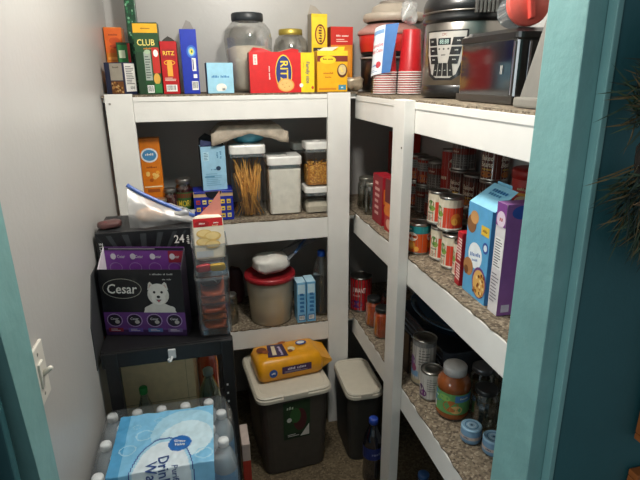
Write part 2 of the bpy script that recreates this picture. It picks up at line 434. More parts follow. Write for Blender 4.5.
# --- top shelf, back run
def a(mb, F):
    f = F('front'); f.rect(.02, .62, .98, .985, C('#e2641a')); f.ell(.55, .8, .3, .055, C('#c84a10')); f.text('crunchy', .5, .89, .035, C('#8a2a0a'), .7); f.ell(.55, .72, .3, .03, C('#b53d10'))
    f.rect(.08, .52, .92, .56, C('#f0a04a')); f.lines(.12, .88, .1, .45, 7, C('#b9600e'))
carton('cracker_carton', 'tall orange carton behind the nut carton at the far left end of top shelf', 'box', (-.298, 2.24, ST), .066, .09, .248, '#d87516', a)
def a(mb, F):
    f = F('front'); f.rect(.1, .5, .9, .95, C('#2a7a3c')); f.rect(.15, .7, .6, .85, C('#dfe8c8')); f.lines(.1, .9, .1, .45, 5, C('#c9d8b0'))
    f.rect(.8, .02, .99, .98, Rd)
carton('soup_mix_carton', 'small green and red carton standing behind the nut carton', 'box', (-.259, 2.185, ST), .05, .05, .19, '#1e4a2a', a)
def a(mb, F):
    f = F('front'); f.rect(.3, .45, .97, .97, C('#a9a091')); f.text('crunch', .62, .85, .07, C('#5d5547'), .5); f.rect(.3, .04, .97, .42, C('#7a4a22'))
    for i in range(26):
        f.ell(.34+.58*random.random(), .07+.32*random.random(), .05, .035, C(random.choice(['#c08a4a', '#8a5526', '#d8b27a', '#5e3515'])), 8)
    g = F('right'); g.rect(.12, .1, .92, .97, C('#e8e6e0')); g.lines(.2, .85, .32, .9, 11, C('#4a4a52')); g.bars(.4, .14, .8, .28)
carton('nut_carton', 'squat navy carton with a nut picture at the left end of the top shelf', 'box', (-.286, 2.05, ST), .078, .078, .114, '#1d2440', a, rz=-.5)
mb = MB(); mb.box(-.02, .02, -.018, .018, 0, .56, C('#14432a', .35, var=.5, scale=90), .003)
f = boxface(mb, 'front', .04, .036, .56); f.o = 0
f = Art(mb, lambda u, v, k: Vector((-.02+.04*u, -.018-k, .56*v)), .04, .56)
for i in range(70): f.ell(random.uniform(.12, .88), random.uniform(.03, .97), random.uniform(.05, .13), random.uniform(.006, .012), C(random.choice(['#2f7a4d', '#1b5a38', '#4d9b68', '#7fb58f'])), 7)
o = mb.build('wrapped_box', None, (-.222, 2.25, ST)); tag(o, 'very tall thin dark green patterned box rising out of the top of the picture', 'box')
def a(mb, F):
    f = F('front'); f.rect(0, .86, 1, .985, C('#e9ac1e')); f.text('CRACKERS', .5, .92, .03, C('#7a4a08'), .8)
    f.rect(0, .62, 1, .86, C('#1f4a26')); f.text('CLUB', .48, .73, .085, C('#f3dd7c'), .72); f.text('original', .55, .645, .03, C('#e0861e'), .4)
    f.rect(.0, 0, .3, .6, C('#163a1e')); f.rect(.34, .2, .62, .6, C('#9fa9a0')); f.lines(.37, .6, .22, .55, 9, C('#56605a')); f.ell(.5, .6, .13, .03, C('#a8c0a0')); f.bars(.36, .02, .64, .13)
    f.rect(.68, .3, .98, .66, C('#c22a20')); f.ell(.84, .58, .1, .05, Wt); f.ell(.8, .22, .14, .08, C('#d9a846')); f.rect(.68, .02, .98, .15, C('#2f7a3c'))
    f = F('right'); f.rect(.05, .02, .95, .6, C('#2a6b34')); f.rect(.1, .3, .9, .6, Rd)
carton('cracker_carton', 'green cracker carton with a yellow top band, left of the small red carton', 'box', (-.163, 2.075, ST), .086, .07, .252, '#1c4a26', a, rz=-.03)
def a(mb, F):
    f = F('front'); f.rect(.1, .68, .9, .86, C('#a01216')); f.text('RITZ', .5, .78, .075, C('#f6cf45'), .74); f.ring(.5, .6, .34, .05, .05, C('#f0b52c')); f.ell(.5, .6, .14, .05, C('#e9ac40'))
    f.rect(.34, .34, .66, .6, C('#eda93c')); f.lines(.14, .86, .25, .32, 3, C('#e9d9c8')); f.bars(.18, .05, .84, .18)
c = carton('cracker_carton', 'small red cracker carton standing between the green and the tall blue cartons', 'box', (-.087, 2.07, ST), .06, .1, .188, '#b8161a', a)
flap(c, [(-.03, .09, .188), (.03, .09, .188), (.012, .095, .205), (-.002, .096, .212), (-.02, .095, .2)], '#3b3a34')
def a(mb, F):
    f = F('front'); f.ell(.64, .66, .3, .1, C('#3567c8')); f.ell(.64, .66, .2, .07, C('#7fb7d8')); f.ell(.64, .66, .12, .045, C('#e9d95a')); f.ell(.66, .66, .05, .02, C('#2d6b3f'))
    f.rect(.62, .36, .86, .56, Wt); f.rect(.66, .38, .72, .54, Nv); f.rect(.66, .25, .88, .31, Wt); f.bars(.52, .06, .92, .2)
c = carton('cereal_carton', 'tall deep blue carton with its grey flap standing open, beside the small red carton', 'box', (-.012, 2.06, ST), .06, .18, .23, '#1d34a8', a)
flap(c, [(-.03, .178, .23), (.03, .178, .23), (.012, .182, .271), (-.004, .182, .278)], '#8f8b86')
def a(mb, F):
    f = F('front'); f.text('sweet clouds', .5, .55, .1, C('#2a78b8'), .68); f.ell(.52, .2, .2, .13, Wt); f.ell(.42, .16, .1, .09, Wt); f.ell(.6, .16, .09, .08, C('#e8e4da')); f.rect(.55, .1, .66, .17, C('#8b8f92'))
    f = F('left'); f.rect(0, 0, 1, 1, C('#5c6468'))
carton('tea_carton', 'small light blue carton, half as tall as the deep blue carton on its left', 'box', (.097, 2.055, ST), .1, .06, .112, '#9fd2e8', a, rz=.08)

def jar_glass(par, prof, tint='#e8ece8', refl=.3, name='jar_body', milk=0., mc='#ffffff'):
    mb = MB(); mb.lathe(prof, G(tint, refl, milk, mc), 28); return mb.build(name, par)
t = thing('storage_jar', 'large clear plastic jar with a black screw lid, half full of flour', 'jar', (.224, 2.19, ST)); t.scale = (1, 1, .955)
jar_glass(t, [(0, .002), (.068, .002), (.074, .01), (.078, .03), (.086, .10), (.094, .17), (.097, .215), (.09, .25), (.07, .275), (.056, .285), (.055, .292)], '#f4f5f4', .3, milk=.05, mc='#d9d6d0')
mb = MB(); mb.lathe([(.05, .283), (.062, .283), (.064, .288), (.064, .31), (.06, .315), (0, .315)], C('#23282c', .4)); mb.build('lid', t)
mb = MB(); mb.lathe([(0, .006), (.066, .006), (.073, .014), (.076, .03), (.083, .10), (.09, .165), (.06, .178), (0, .182)], C('#cdbfae', .9, bump=.3)); o = mb.build('flour', None, (.224, 2.19, ST)); tag(o, 'beige flour filling the lower half of the large black-lidded jar', 'flour', kind='stuff')
t = thing('storage_jar', 'rounded clear jar with a gold lid, behind the large red cracker carton', 'jar', (.412, 2.262, ST)); t.scale = (1, 1, 1.05)
jar_glass(t, [(0, .002), (.06, .002), (.07, .012), (.074, .04), (.075, .14), (.074, .17), (.065, .2), (.05, .215), (.046, .222)], '#e9e8e0', .4, milk=.06)
mb = MB(); mb.lathe([(.043, .213), (.05, .214), (.051, .22), (.051, .234), (.047, .238), (0, .239)], C('#b7a24a', .35, .6)); mb.build('lid', t)
mb = MB(); mb.lathe([(0, .006), (.058, .006), (.068, .014), (.071, .04), (.072, .14), (.07, .155), (.04, .162), (0, .163)], C('#c3b7a2', .9, bump=.4, scale=120)); o = mb.build('oats', None, (.412, 2.262, ST)); tag(o, 'pale oats filling the gold-lidded jar', 'oats', kind='stuff')

def a(mb, F):
    f = F('front'); f.rect(.0, 0, .79, 1, C('#cf1a1c')); f.rect(.79, 0, 1, 1, C('#f4cf1d'))
    f.ell(.52, .5, .13, .45, C('#f5d03a')); f.ell(.52, .5, .12, .42, C('#25357a')); f.text('RITZ', .53, .5, .2, C('#f5d03a'), .8, rot=-PI/2); f.ell(.55, .19, .13, .17, C('#e3a24e')); f.ell(.55, .19, .11, .14, C('#efbd72'))
    for q in ((.5, .2), (.56, .24), (.6, .16), (.53, .13)): f.ell(q[0], q[1], .008, .012, C('#a8702a'), 8)
    f.text('fresh stacks', .3, .5, .05, Wt, .4, rot=-PI/2); f.rect(.06, .7, .12, .95, C('#e8d8d0')); f.text('8 stacks', .09, .82, .04, Rd, .22, rot=-PI/2); f.text('Family size', .9, .5, .09, C('#2f3d7a'), .74, rot=-PI/2)
    f.text('new look', .83, .68, .03, C('#b8860b'), .3, rot=-PI/2); f.ell(.79, .18, .03, .05, Wt); f.ell(.97, .12, .02, .04, C('#c8452a'))
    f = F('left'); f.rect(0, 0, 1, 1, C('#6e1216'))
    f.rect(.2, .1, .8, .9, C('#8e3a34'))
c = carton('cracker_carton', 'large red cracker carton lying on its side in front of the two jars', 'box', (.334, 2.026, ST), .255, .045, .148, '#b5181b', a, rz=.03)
mb = MB(); P = [(-.127, .003, .147), (-.11, .003, .166), (-.07, .004, .162), (-.04, .003, .15), (-.01, .003, .15), (.04, .003, .163), (.066, .003, .158), (.066, .003, .147)]
mb.add(P, [list(range(len(P)))], C('#c41a1c', .4)); mb.add([(p[0], p[1]+.036, p[2]+.002) for p in P], [list(range(len(P)))], C('#b49a80', .7)); mb.build('torn_flap', c, solid=.0012)
def a(mb, F):
    f = F('front'); f.rect(.0, .74, 1, .88, C('#7a2a1c')); f.rect(0, .88, 1, 1, C('#f3cf28')); f.ell(.35, .78, .26, .1, C('#f3cf28')); f.text('Old Mill', .35, .8, .06, C('#7a3a10'), .4)
    f.text('macaroni', .36, .46, .06, C('#c05a14'), .5); f.text('dinner', .36, .36, .05, C('#c05a14'), .4); f.rect(.05, .05, .62, .1, C('#d88a10')); f.ell(.82, .52, .17, .17, C('#5a2a14')); f.ell(.82, .54, .13, .13, C('#d8c08a'))
    for i in range(7): f.ell(.76+.12*random.random(), .5+.1*random.random(), .03, .02, C('#f0d070'), 7)
    f.rect(.7, .05, .95, .17, C('#3a8aa8')); f.text('12', .82, .11, .06, Wt, .12)
c = carton('macaroni_carton', 'yellow carton with a brown band, at the right end of the back top shelf', 'box', (.536, 2.03, ST), .125, .06, .155, '#efb31d', a, rz=.02)
mb = MB(); mb.add([(-.06, .004, .155), (.0, .004, .155), (.03, .02, .171), (-.03, .02, .168)], [(0, 1, 2, 3)], C('#d5cdb9', .5)); mb.add([(.0, .03, .155), (.055, .03, .156), (.06, .03, .172), (.02, .03, .17)], [(0, 1, 2, 3)], C('#f3cf28')); mb.build('flap', c, solid=.001)
def a(mb, F):
    f = F('front'); f.rect(.06, .62, .94, .96, C('#f3d233')); f.ell(.55, .74, .34, .13, C('#8a2f1c')); f.ell(.55, .74, .26, .11, C('#f0c431')); f.text('rigatoni', .55, .74, .06, C('#5a2416'), .28, rot=PI/2); f.rect(.1, .52, .95, .57, C('#2b2622')); f.text('16 OZ', .5, .545, .022, Wt, .6)
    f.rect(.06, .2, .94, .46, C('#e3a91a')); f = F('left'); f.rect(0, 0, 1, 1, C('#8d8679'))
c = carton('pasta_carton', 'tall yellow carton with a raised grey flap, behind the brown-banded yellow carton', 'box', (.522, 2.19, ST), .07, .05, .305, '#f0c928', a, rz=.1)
flap(c, [(-.035, .048, .305), (.035, .048, .305), (.0, .05, .338), (-.022, .05, .345)], '#a09a92')
def a(mb, F):
    f = F('front'); f.rect(0, .72, 1, 1, C('#c8281c')); f.text('rice dinner', .52, .86, .035, Wt, .7); f.lines(.25, .8, .76, .82, 2, C('#f0d0c0')); f.rect(.1, .1, .9, .66, C('#e39426')); f.ell(.5, .35, .3, .12, C('#d87a14'))
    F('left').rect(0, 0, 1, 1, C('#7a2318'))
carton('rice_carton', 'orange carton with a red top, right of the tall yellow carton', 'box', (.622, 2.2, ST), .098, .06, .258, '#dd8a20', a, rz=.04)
mb = MB(); mb.blob((0, 0, .028), (.035, .03, .026), C('#a89a84', .3, .3, bump=.5), (.7, .7), .35, 30, 3); o = mb.build('foil_packet', None, (.640, 2.09, ST)); tag(o, 'small crumpled grey-brown packet beside the right end of the yellow carton', 'packet')
# --- top shelf, right run
t = thing('cooking_pot', 'black pot with a pale rim under the red pot in the corner', 'pot', (.83, 2.185, SR))
mb = MB(); mb.lathe([(0, .004), (.108, .004), (.115, .012), (.12, .06), (.121, .136), (.118, .136), (.112, .02), (0, .012)], C('#101216', .3, coat=.5), 32); mb.build('pot_body', t)
mb = MB(); mb.lathe([(.118, .136), (.124, .137), (.125, .142), (.12, .144), (.114, .143)], C('#c8c6c4', .3, .4), 32); mb.build('rim', t)
mb = MB(); mb.box(-.138, -.114, -.02, .02, .1, .115, C('#bfc4c8', .3), .004); mb.build('handle', t, rz=-1.9+PI)
t = thing('cooking_pot', 'red pot with a beige lid, stacked on the black pot in the corner', 'pot', (.83, 2.185, SR+.1445))
mb = MB(); mb.lathe([(0, .001), (.105, .001), (.118, .012), (.122, .02)], C('#15161a', .35), 32); mb.build('base_band', t)
mb = MB(); mb.lathe([(.1215, .02), (.128, .05), (.131, .085), (.128, .087)], C('#c92a22', .35, coat=.3), 32); mb.build('pot_body', t)
mb = MB(); mb.lathe([(.134, .086), (.138, .09), (.137, .1), (.13, .108), (.10, .128), (.06, .135), (0, .137)], C('#b8867e', .35), 32); mb.build('lid', t)
t2 = thing('serving_bowl', 'beige bowl turned upside down on the red pot in the corner', 'bowl', (.845, 2.18, SR+.2825))
mb = MB(); mb.lathe([(.118, 0), (.128, .006), (.131, .018), (.128, .03), (.118, .034), (.112, .028), (.10, .03), (.09, .06), (.07, .07), (0, .073)], C('#b7ab9c', .4), 32); mb.build('bowl_body', t2)
mb = MB(); mb.lathe([(.06, .068), (.063, .08), (.058, .081), (.05, .071)], C('#8d8278', .4), 24); mb.build('foot_ring', t2)
# red cups: two nested stacks in one clear sleeve
CUPR = C('#c62026', .35); CUPW = C('#efe6e2', .4)
mb = MB(); hh = .152
mb.lathe([(0, hh), (.032, hh), (.033, hh-.002), (.043, .008), (.0435, .0055)], CUPR, 22); mb.lathe([(.0435, .0055), (.0455, .005), (.0462, .0028), (.0455, .0006), (.0435, .0015), (.0432, .0055)], CUPW, 22)
cup = mb.build('party_cup')
ordn = ['lowest', 'second', 'third', 'fourth', 'fifth', 'sixth', 'seventh', 'eighth', 'ninth', 'tenth', 'topmost']
first = True
for (x, y, nm) in ((.716, 1.918, 'cup stack beside the corner pots'), (.798, 1.870, 'cup stack beside the steel cooker')):
    for k in range(10):
        z = SR+.001+k*.0085
        lb = f'upside-down red paper cup, {ordn[k] + " from the bottom" if 0 < k < 9 else ("lowest" if k == 0 else "topmost")} of the {nm}'
        if first: c = cup; c.location = (x, y, z); tag(c, lb, 'cup', 'nested red party cups'); first = False
        else: dup(cup, (x, y, z), 0, lb)
t = thing('plastic_sleeve', 'clear plastic sleeve with a white and blue label, round the red cups', 'bag', (.757, 1.894, SR))
SL_ = G('#f8f9f9', .12)
ax = Vector((.078, -.047, 0)).normalized()
def sleeve(a_, z, off=0.):
    s = 1-.16*(z-.004)/.25; c, q = math.cos(a_), math.sin(a_); R0 = .0535+off
    return ax*(math.copysign(abs(c)**.55, c)*.1015*s+math.copysign(off, c)*abs(c))+Vector((ax.y, -ax.x, 0))*(math.copysign(abs(q)**.75, q)*R0*s)+Vector((0, 0, z))
def fn(u, v):
    return sleeve(2*PI*u, .002+v*.245)
mb = MB(); mb.sheet(fn, SL_, 36, 10); mb.build('sleeve_film', t)
mb = MB(); mb.blob((.03, -.02, .288), (.03, .022, .036), G('#e8ecec', .5, .25), (.7, .7), .5, 38, 5); mb.build('gathered_top', t)
mb = MB(); fwd = Vector((-.45, -.89, 0))
def fl(u, v, k):
    return sleeve(PI-.02-(1.5+.06*v)*u, .08+v*.17-.02*(1-u), .003+k)
f = Art(mb, fl, .085, .165, nu=10)
f.rect(0, 0, 1, 1, C('#dfe6ee')); f.rect(.0, 0, .12, 1, C('#9fc0dc')); f.rect(.82, 0, 1, 1, C('#3a6fae')); f.rect(.2, .84, .8, .92, C('#7fa4cf')); f.ell(.2, .78, .1, .05, C('#3a6fae')); f.text('Disposable', .5, .62, .075, C('#c2283a'), .6); f.text('Plastic Cups', .5, .5, .075, C('#c2283a'), .6)
f.ell(.68, .2, .1, .07, C('#c8404a')); f.text('50 count', .4, .2, .05, C('#3a6fae'), .4); f.lines(.2, .7, .05, .12, 2, C('#8aa4c4'))
mb.build('label', t)

# pressure cooker
t = thing('pressure_cooker', 'round steel pressure cooker with a black lid and a control panel', 'cooker', (.852, 1.545, SR), rz=-1.03)
STEEL = C('#8f8a84', .3, 1., var=.06, scale=4)
mb = MB(); mb.lathe([(0, .004), (.135, .004), (.139, .01), (.139, .036), (.136, .04)], BLACKP, 40); mb.build('base', t)
mb = MB(); mb.lathe([(.134, .038), (.1365, .04), (.1365, .215), (.134, .22)], STEEL, 40); mb.build('steel_body', t)
mb = MB(); mb.lathe([(.135, .218), (.143, .222), (.144, .232), (.139, .246), (.143, .25), (.144, .268), (.138, .285), (.12, .305), (.07, .322), (0, .326)], BLACKP, 40); mb.build('lid', t)
mb = MB(); mb.lathe([(.1405, .245), (.146, .2465), (.146, .2495), (.1405, .251)], STEEL, 40); mb.build('rim', t)
mb = MB(); mb.box(-.05, .05, -.02, .02, .335, .365, BLACKP, .008); mb.box(-.05, -.03, -.018, .018, .31, .34, BLACKP, .003); mb.box(.03, .05, -.018, .018, .31, .34, BLACKP, .003); mb.build('handle', t)
mb = MB(); f = cylface(mb, .1372, .058, .196, PI*.36)
SV = C('#b9b5ae', .35, .5)
f.poly([(.03, 1), (.97, 1), (.96, .5), (.86, .08), (.7, -.03), (.3, -.03), (.14, .08), (.04, .5)], BLACKP)
f.poly([(.06, .97), (.94, .97), (.91, .5), (.78, .1), (.66, .02), (.34, .02), (.22, .1), (.09, .5)], SV)
f.text('CPC', .5, .915, .05, C('#7a2a26'), .2); f.rect(.36, .7, .64, .84, C('#20262a', .2)); f.text('88:88', .5, .77, .09, C('#8fa8a0'), .2)
for q in range(3): f.ell(.4+.1*q, .62, .022, .02, C('#44423f'), 8)
f.text('menu', .5, .5, .05, C('#44423f'), .14)
for sd in (-1, 1):
    for q in range(3):
        xo, xi, y1 = .40-.035*q, .19-.03*q, .85-.19*q
        f.poly([(.5+sd*xo, y1), (.5+sd*xi, y1), (.5+sd*(xi-.03), y1-.16), (.5+sd*(xo-.03), y1-.16)], BLACKP); f.text('warm', .5+sd*(xo+xi)/2, y1-.07, .035, C('#b8b8b2'), .12)
for q in range(4):
    u = q-1.5; f.poly([(.5+u*.1-.042, .33), (.5+u*.1+.042, .33), (.5+u*.12+.05, .06), (.5+u*.12-.05, .06)], BLACKP); f.text('on', .5+u*.11, .18, .035, C('#b8b8b2'), .06)
mb.build('control_panel', t)
mb = MB()
for q in range(6): mb.box(-.03+q*.011, -.023+q*.011, -.008, .008, 0, .035, C('#6a6864', .4, .7), .002)
mb.build('vent_grille', t, (.115, -.115, .235), rz=.75)

# black countertop bin / appliance
t = thing('countertop_appliance', 'black glossy box-shaped appliance on the shelf, right of the steel cooker', 'appliance', (.72, 1.215, SR))
GLB = C('#0c0c0e', .12, coat=1., var=.1)
mb = MB(); mb.rring([(.118, .132, .0), (.12, .135, .012), (.12, .135, .145), (.118, .133, .152)], GLB, .018, c=(.121, 0)); mb.build('housing', t)
mb = MB(); mb.rring([(.122, .137, .146), (.124, .139, .15), (.124, .139, .162), (.11, .12, .172), (.05, .06, .168)], BLACKP, .02, c=(.123, 0)); mb.build('lid', t)
mb = MB(); mb.box(-.0015, .002, -.136, .134, .002, .02, C('#3a3733', .3, .3), .001); mb.build('base_trim', t)
mb = MB(); mb.box(-.001, .004, -.128, -.122, .022, .142, C('#a8a8ac', .2, 1.), .001); mb.build('chrome_strip', t)
mb = MB(); mb.box(.03, .036, -.1385, -.134, .022, .142, C('#a8a8ac', .2, 1.), .001); mb.build('chrome_strip', t)
mb = MB(); f = Art(mb, lambda u, v, k: Vector((-.0012-k, .135-.27*u, .02+.125*v)), .27, .125); f.text('||', .8, .5, .12, C('#b8b8b4'), .05)
mb.build('control_marks', t)
# red-lidded pitcher lying on it
t = thing('pitcher', 'clear pitcher with a coral red lid, lying on the black appliance', 'pitcher', (.752, 1.10, SR+.2225), rz=-.55)
t.rotation_euler = (PI/2-.1, 0, -.2); t.scale = (.7, .7, .8)
mb = MB(); mb.lathe([(0, .004), (.064, .004), (.069, .0), (.069, -.016), (.064, -.02), (.06, -.02)], C('#d0584c', .35), 32)
mb.build('lid', t)
mb = MB(); mb.box(-.009, .009, -.05, .05, .003, .022, C('#c4483e', .35), .004); mb.build('lid_ridge', t, rz=.1)
mb = MB(); mb.lathe([(.062, -.01), (.06, -.02), (.056, -.11), (.05, -.13), (0, -.134)], G('#dfe6ea', .4, .3, '#aeb4b8'), 28); mb.build('pitcher_body', t)
# grey appliance
t = thing('kitchen_scale', 'grey slanted appliance squeezed between the black appliance and the teal frame', 'appliance', (.70, .936, SR))
GY = C('#6b6964', .45)
mb = MB(); mb.add([(.0, 0, .02), (.24, 0, .02), (.24, 0, .24), (.06, 0, .24), (.0, .085, .02), (.24, .085, .02), (.24, .085, .24), (.06, .085, .24)], [(0, 1, 2, 3), (5, 4, 7, 6), (0, 3, 7, 4), (1, 5, 6, 2), (3, 2, 6, 7), (0, 4, 5, 1)], GY); mb.build('housing', t)
mb = MB(); mb.box(-.015, .24, -.006, .088, 0, .022, C('#807d76', .4), .005); mb.build('foot', t)
# ------------------------------------------------------------------ middle shelf, back run
def a(mb, F):
    f = F('front'); f.ell(.45, .8, .42, .085, C('#e8eef2')); f.ell(.45, .8, .34, .065, C('#4a8fc0')); f.text('Honey', .45, .81, .035, Wt, .5); f.text('BUNCHES', .5, .66, .03, C('#8a3a08'), .8)
    for q in range(9): f.ell(random.uniform(.2, .8), random.uniform(.45, .62), .1, .022, C(random.choice(['#f2a93c', '#b5570f', '#f6c870'])), 9)
    f.rect(.06, .42, .94, .435, C('#f1d9b0')); f.rect(.2, .36, .8, .4, C('#a2500e'))
carton('cereal_carton', 'tall orange carton standing at the left end of the middle shelf', 'box', (-.196, 2.1, SM), .078, .05, .34, '#e07c16', a, rz=.04, lean=(0, -.0))
JAR = G('#e6e8e2', .55)
def jar(name, label, loc, r, h, fill=None, fillname='sauce', lid='#8e8c88', art=None, group=None, metal=.8, fh=.8, neck=.82, fillbump=.2):
    t = thing(name, label, 'jar', loc, group=group)
    body = [(0, .001), (r*.86, .001), (r*.97, .006), (r, .014), (r, h*.74), (r*.97, h*.80), (r*neck, h*.86), (r*neck*.98, h*.93)]
    mb = MB(); mb.lathe(body, JAR, 22); mb.build('glass', t)
    if fill:
        mb = MB(); k = .955; mb.lathe([(0, .004), (r*.83, .004), (r*.95*k, .01), (r*k, .016), (r*k, min(fh, .74)*h), (r*.8*k, fh*h+.004), (0, fh*h+.004)], C(fill, .5, bump=fillbump, var=.2), 22); mb.build(fillname, t)
    if art:
        mb = MB(); art(cylface(mb, r, h*.14, h*.68, PI*1.3)); mb.build('label', t)
    if lid:
        mb = MB(); rl = r*neck*1.06; mb.lathe([(rl*.98, h*.88), (rl, h*.885), (rl, h*.985), (rl*.94, h), (rl*.8, h*.995), (0, h*.993)], C(lid, .3, metal, var=.1), 22); mb.build('lid', t)
    return t
jar('sauce_jar', 'small jar of dark red sauce, left of the green-labelled jar on the middle shelf', (-.135, 2.1, SM), .029, .135, '#5a1f14')
jar('sauce_jar', 'small jar with a pale lid just right of the tall orange carton', (-.172, 2.055, SM), .028, .105, '#6a2a14', lid='#b9b0a0')
def gl(f): f.rect(0, 0, 1, 1, C('#2f5a2c')); f.rect(.05, .75, .95, .95, C('#7d1a14')); f.text('MORI', .5, .5, .28, C('#e3c23a'), .35); f.lines(.3, .7, .1, .3, 2, C('#c8d0a0'))
jar('sauce_jar', 'jar with a green label and yellow lettering, left of the blue snack box', (-.080, 2.13, SM), .036, .168, '#4a1a12', art=gl)
def a(mb, F):
    f = F('front'); f.rect(0, .82, 1, 1, C('#c8a77c'))
    for r_ in range(3):
        for q in range(6):
            f.rect(.06+.155*q, .1+.24*r_, .16+.155*q, .24+.24*r_, C(random.choice(['#e8c93a', '#d7b52e', '#e3d37a', '#b53a2a']))); f.rect(.08+.155*q, .14+.24*r_, .14+.155*q, .18+.24*r_, Nv)
    f.poly([(.28, 1.0), (.34, .84), (.44, .76), (.56, .76), (.66, .84), (.72, 1.0)], C('#11131f')); f.rect(.3, .04, .7, .09, C('#d9d9d0'))
    f.rect(.02, .94, .3, 1, C('#2a3a9a')); f.rect(.72, .94, 1, 1, C('#2a3a9a'))
t = carton('snack_carton', 'deep blue snack box with yellow print and a scooped opening, under the pale blue carton', 'box', (.036, 2.045, SM), .158, .11, .124, '#1f2f9c', a)
def a(mb, F):
    f = F('front'); f.rect(.1, .68, .32, .88, C('#b9dcec')); f.lines(.12, .3, .69, .87, 5, C('#4a7a9a')); f.text('ready', .66, .8, .05, C('#3a7aa8'), .4, rot=PI/2); f.text('to eat', .8, .8, .05, C('#3a7aa8'), .4, rot=PI/2)
    f.text('2 FOR', .5, .48, .05, C('#3a6a98'), .4); f.ell(.68, .5, .1, .05, C('#27405c')); f.lines(.15, .85, .1, .4, 7, C('#7fb0cc')); f.rect(.1, .3, .5, .33, C('#5a94b8'))
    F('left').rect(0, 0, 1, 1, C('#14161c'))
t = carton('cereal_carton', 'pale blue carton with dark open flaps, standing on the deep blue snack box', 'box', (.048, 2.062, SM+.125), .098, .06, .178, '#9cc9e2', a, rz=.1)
flap(t, [(-.049, .0, .178), (.03, .0, .178), (.02, -.004, .192), (-.045, .012, .203)], '#1a2450')
flap(t, [(-.049, .06, .178), (.049, .06, .178), (.03, .05, .2), (-.02, .06, .226), (-.045, .07, .205)], '#15161c')
flap(t, [(.049, .0, .178), (.049, .06, .178), (.03, .055, .207), (.0, .02, .213)], '#20222b')
LIDW = C('#e9e7e2', .35)
def canister(label, loc, w, d, h, cat='container', lid_h=.036, group='clear lidded canisters'):
    t = thing('food_canister', label, cat, loc, group=None)
    mb = MB(); mb.rring([(w*.46, d*.46, .0), (w*.47, d*.47, .004), (w*.48, d*.48, h*.5), (w*.49, d*.49, h-lid_h)], G('#f8f9f8', .22), .018, cap1=False, smooth=False); mb.build('container_body', t)
    mb = MB(); mb.rring([(w*.475, d*.475, h-lid_h-.012), (w*.482, d*.482, h-lid_h)], G('#c4ccd0', .5, .35, '#b0b8bc'), .018); mb.build('seal', t)
    mb = MB(); mb.rring([(w*.495, d*.495, h-lid_h+.0005), (w*.5, d*.5, h-lid_h+.004), (w*.5, d*.5, h-.006), (w*.48, d*.48, h)], LIDW, .02); mb.build('lid', t)
    mb = MB(); mb.lathe([(.018, 0), (.018, .002), (.016, .003), (0, .003)], C('#d4d2cc', .4), 20); mb.build('lid_button', t, (0, 0, h))
    return t
canister('tall clear canister of spaghetti with a white lid', (.186, 2.128, SM), .15, .14, .302)
mb = MB(); rr = random.Random(4)
PASTA = C('#dfa044', .5, var=.15)
for i in range(150):
    top = rr.uniform(.17, .245); a0 = rr.uniform(-.06, .06); a1 = max(-.062, min(.062, a0*rr.uniform(-.9, .4)+rr.uniform(-.03, .03))); y0 = rr.uniform(-.056, .056); y1 = max(-.058, min(.058, y0+rr.uniform(-.04, .04)))
    mb.tube([(a1*.95, y1, .006), (a0, y0, top)], .0017, PASTA, 5)
o = mb.build('dry_spaghetti', None, (.186, 2.128, SM)); tag(o, 'dry spaghetti fanning out inside the tall clear canister', 'pasta', kind='stuff')
canister('square clear canister of white flour with a white lid', (.339, 2.128, SM), .148, .14, .25)
mb = MB(); mb.rring([(.066, .062, .005), (.068, .064, .1), (.0695, .0655, .194), (.06, .056, .2)], C('#efe9de', .9, bump=.3), .016); o = mb.build('flour', None, (.339, 2.128, SM)); tag(o, 'white flour filling the square clear canister', 'flour', kind='stuff')
canister('low clear canister with a little flour, right end of the middle shelf', (.480, 2.10, SM), .118, .11, .116, lid_h=.026)
mb = MB(); mb.rring([(.052, .048, .005), (.053, .049, .03), (.04, .036, .045), (.02, .01, .05)], C('#c9bfae', .9, bump=.4), .016); o = mb.build('flour', None, (.480, 2.10, SM)); tag(o, 'little heap of flour in the low clear canister', 'flour', kind='stuff')
canister('clear canister of popcorn kernels, stacked on the low canister', (.482, 2.10, SM+.1195), .11, .105, .186, lid_h=.03)
mb = MB(); rr = random.Random(9); mb.rring([(.046, .043, .005), (.0475, .0445, .07), (.04, .037, .085)], C('#b9772c', .6, var=.3, bump=.6, scale=140), .014)
for i in range(420):
    q = rr.random(); z = rr.uniform(.014, .1)
    if z < .086:
        s = rr.choice(((-1, 0), (1, 0), (0, -1), (0, -1), (0, -1))); x = s[0]*.0455 if s[0] else rr.uniform(-.036, .036); y = s[1]*.0425 if s[1] else rr.uniform(-.034, .034)
    else: x = rr.uniform(-.042, .042); y = rr.uniform(-.04, .04); z = .088+.012*rr.random()
    mb.blob((x, y, z), (.004, .004, .004), C(rr.choice(['#d99a3a', '#e8b455', '#b87a2a'])), (1, 1), 0, nu=6, nv=4)
o = mb.build('popcorn_kernels', None, (.482, 2.10, SM+.1195)); tag(o, 'orange popcorn kernels inside the stacked clear canister', 'popcorn', kind='stuff')
canister('clear canister half hidden behind the popcorn canister', (.452, 2.245, SM), .105, .10, .285, lid_h=.03)
t = thing('mixing_bowl', 'teal bowl under a plastic bag, standing on the spaghetti canister', 'bowl', (.200, 2.160, SM+.3062))
mb = MB(); mb.lathe([(0, 0), (.05, 0), (.056, .003), (.08, .03), (.094, .062), (.098, .064), (.097, .068), (.093, .066), (.077, .032), (.05, .009), (0, .008)], C('#4f9db5', .35), 32); mb.build('bowl_body', t)
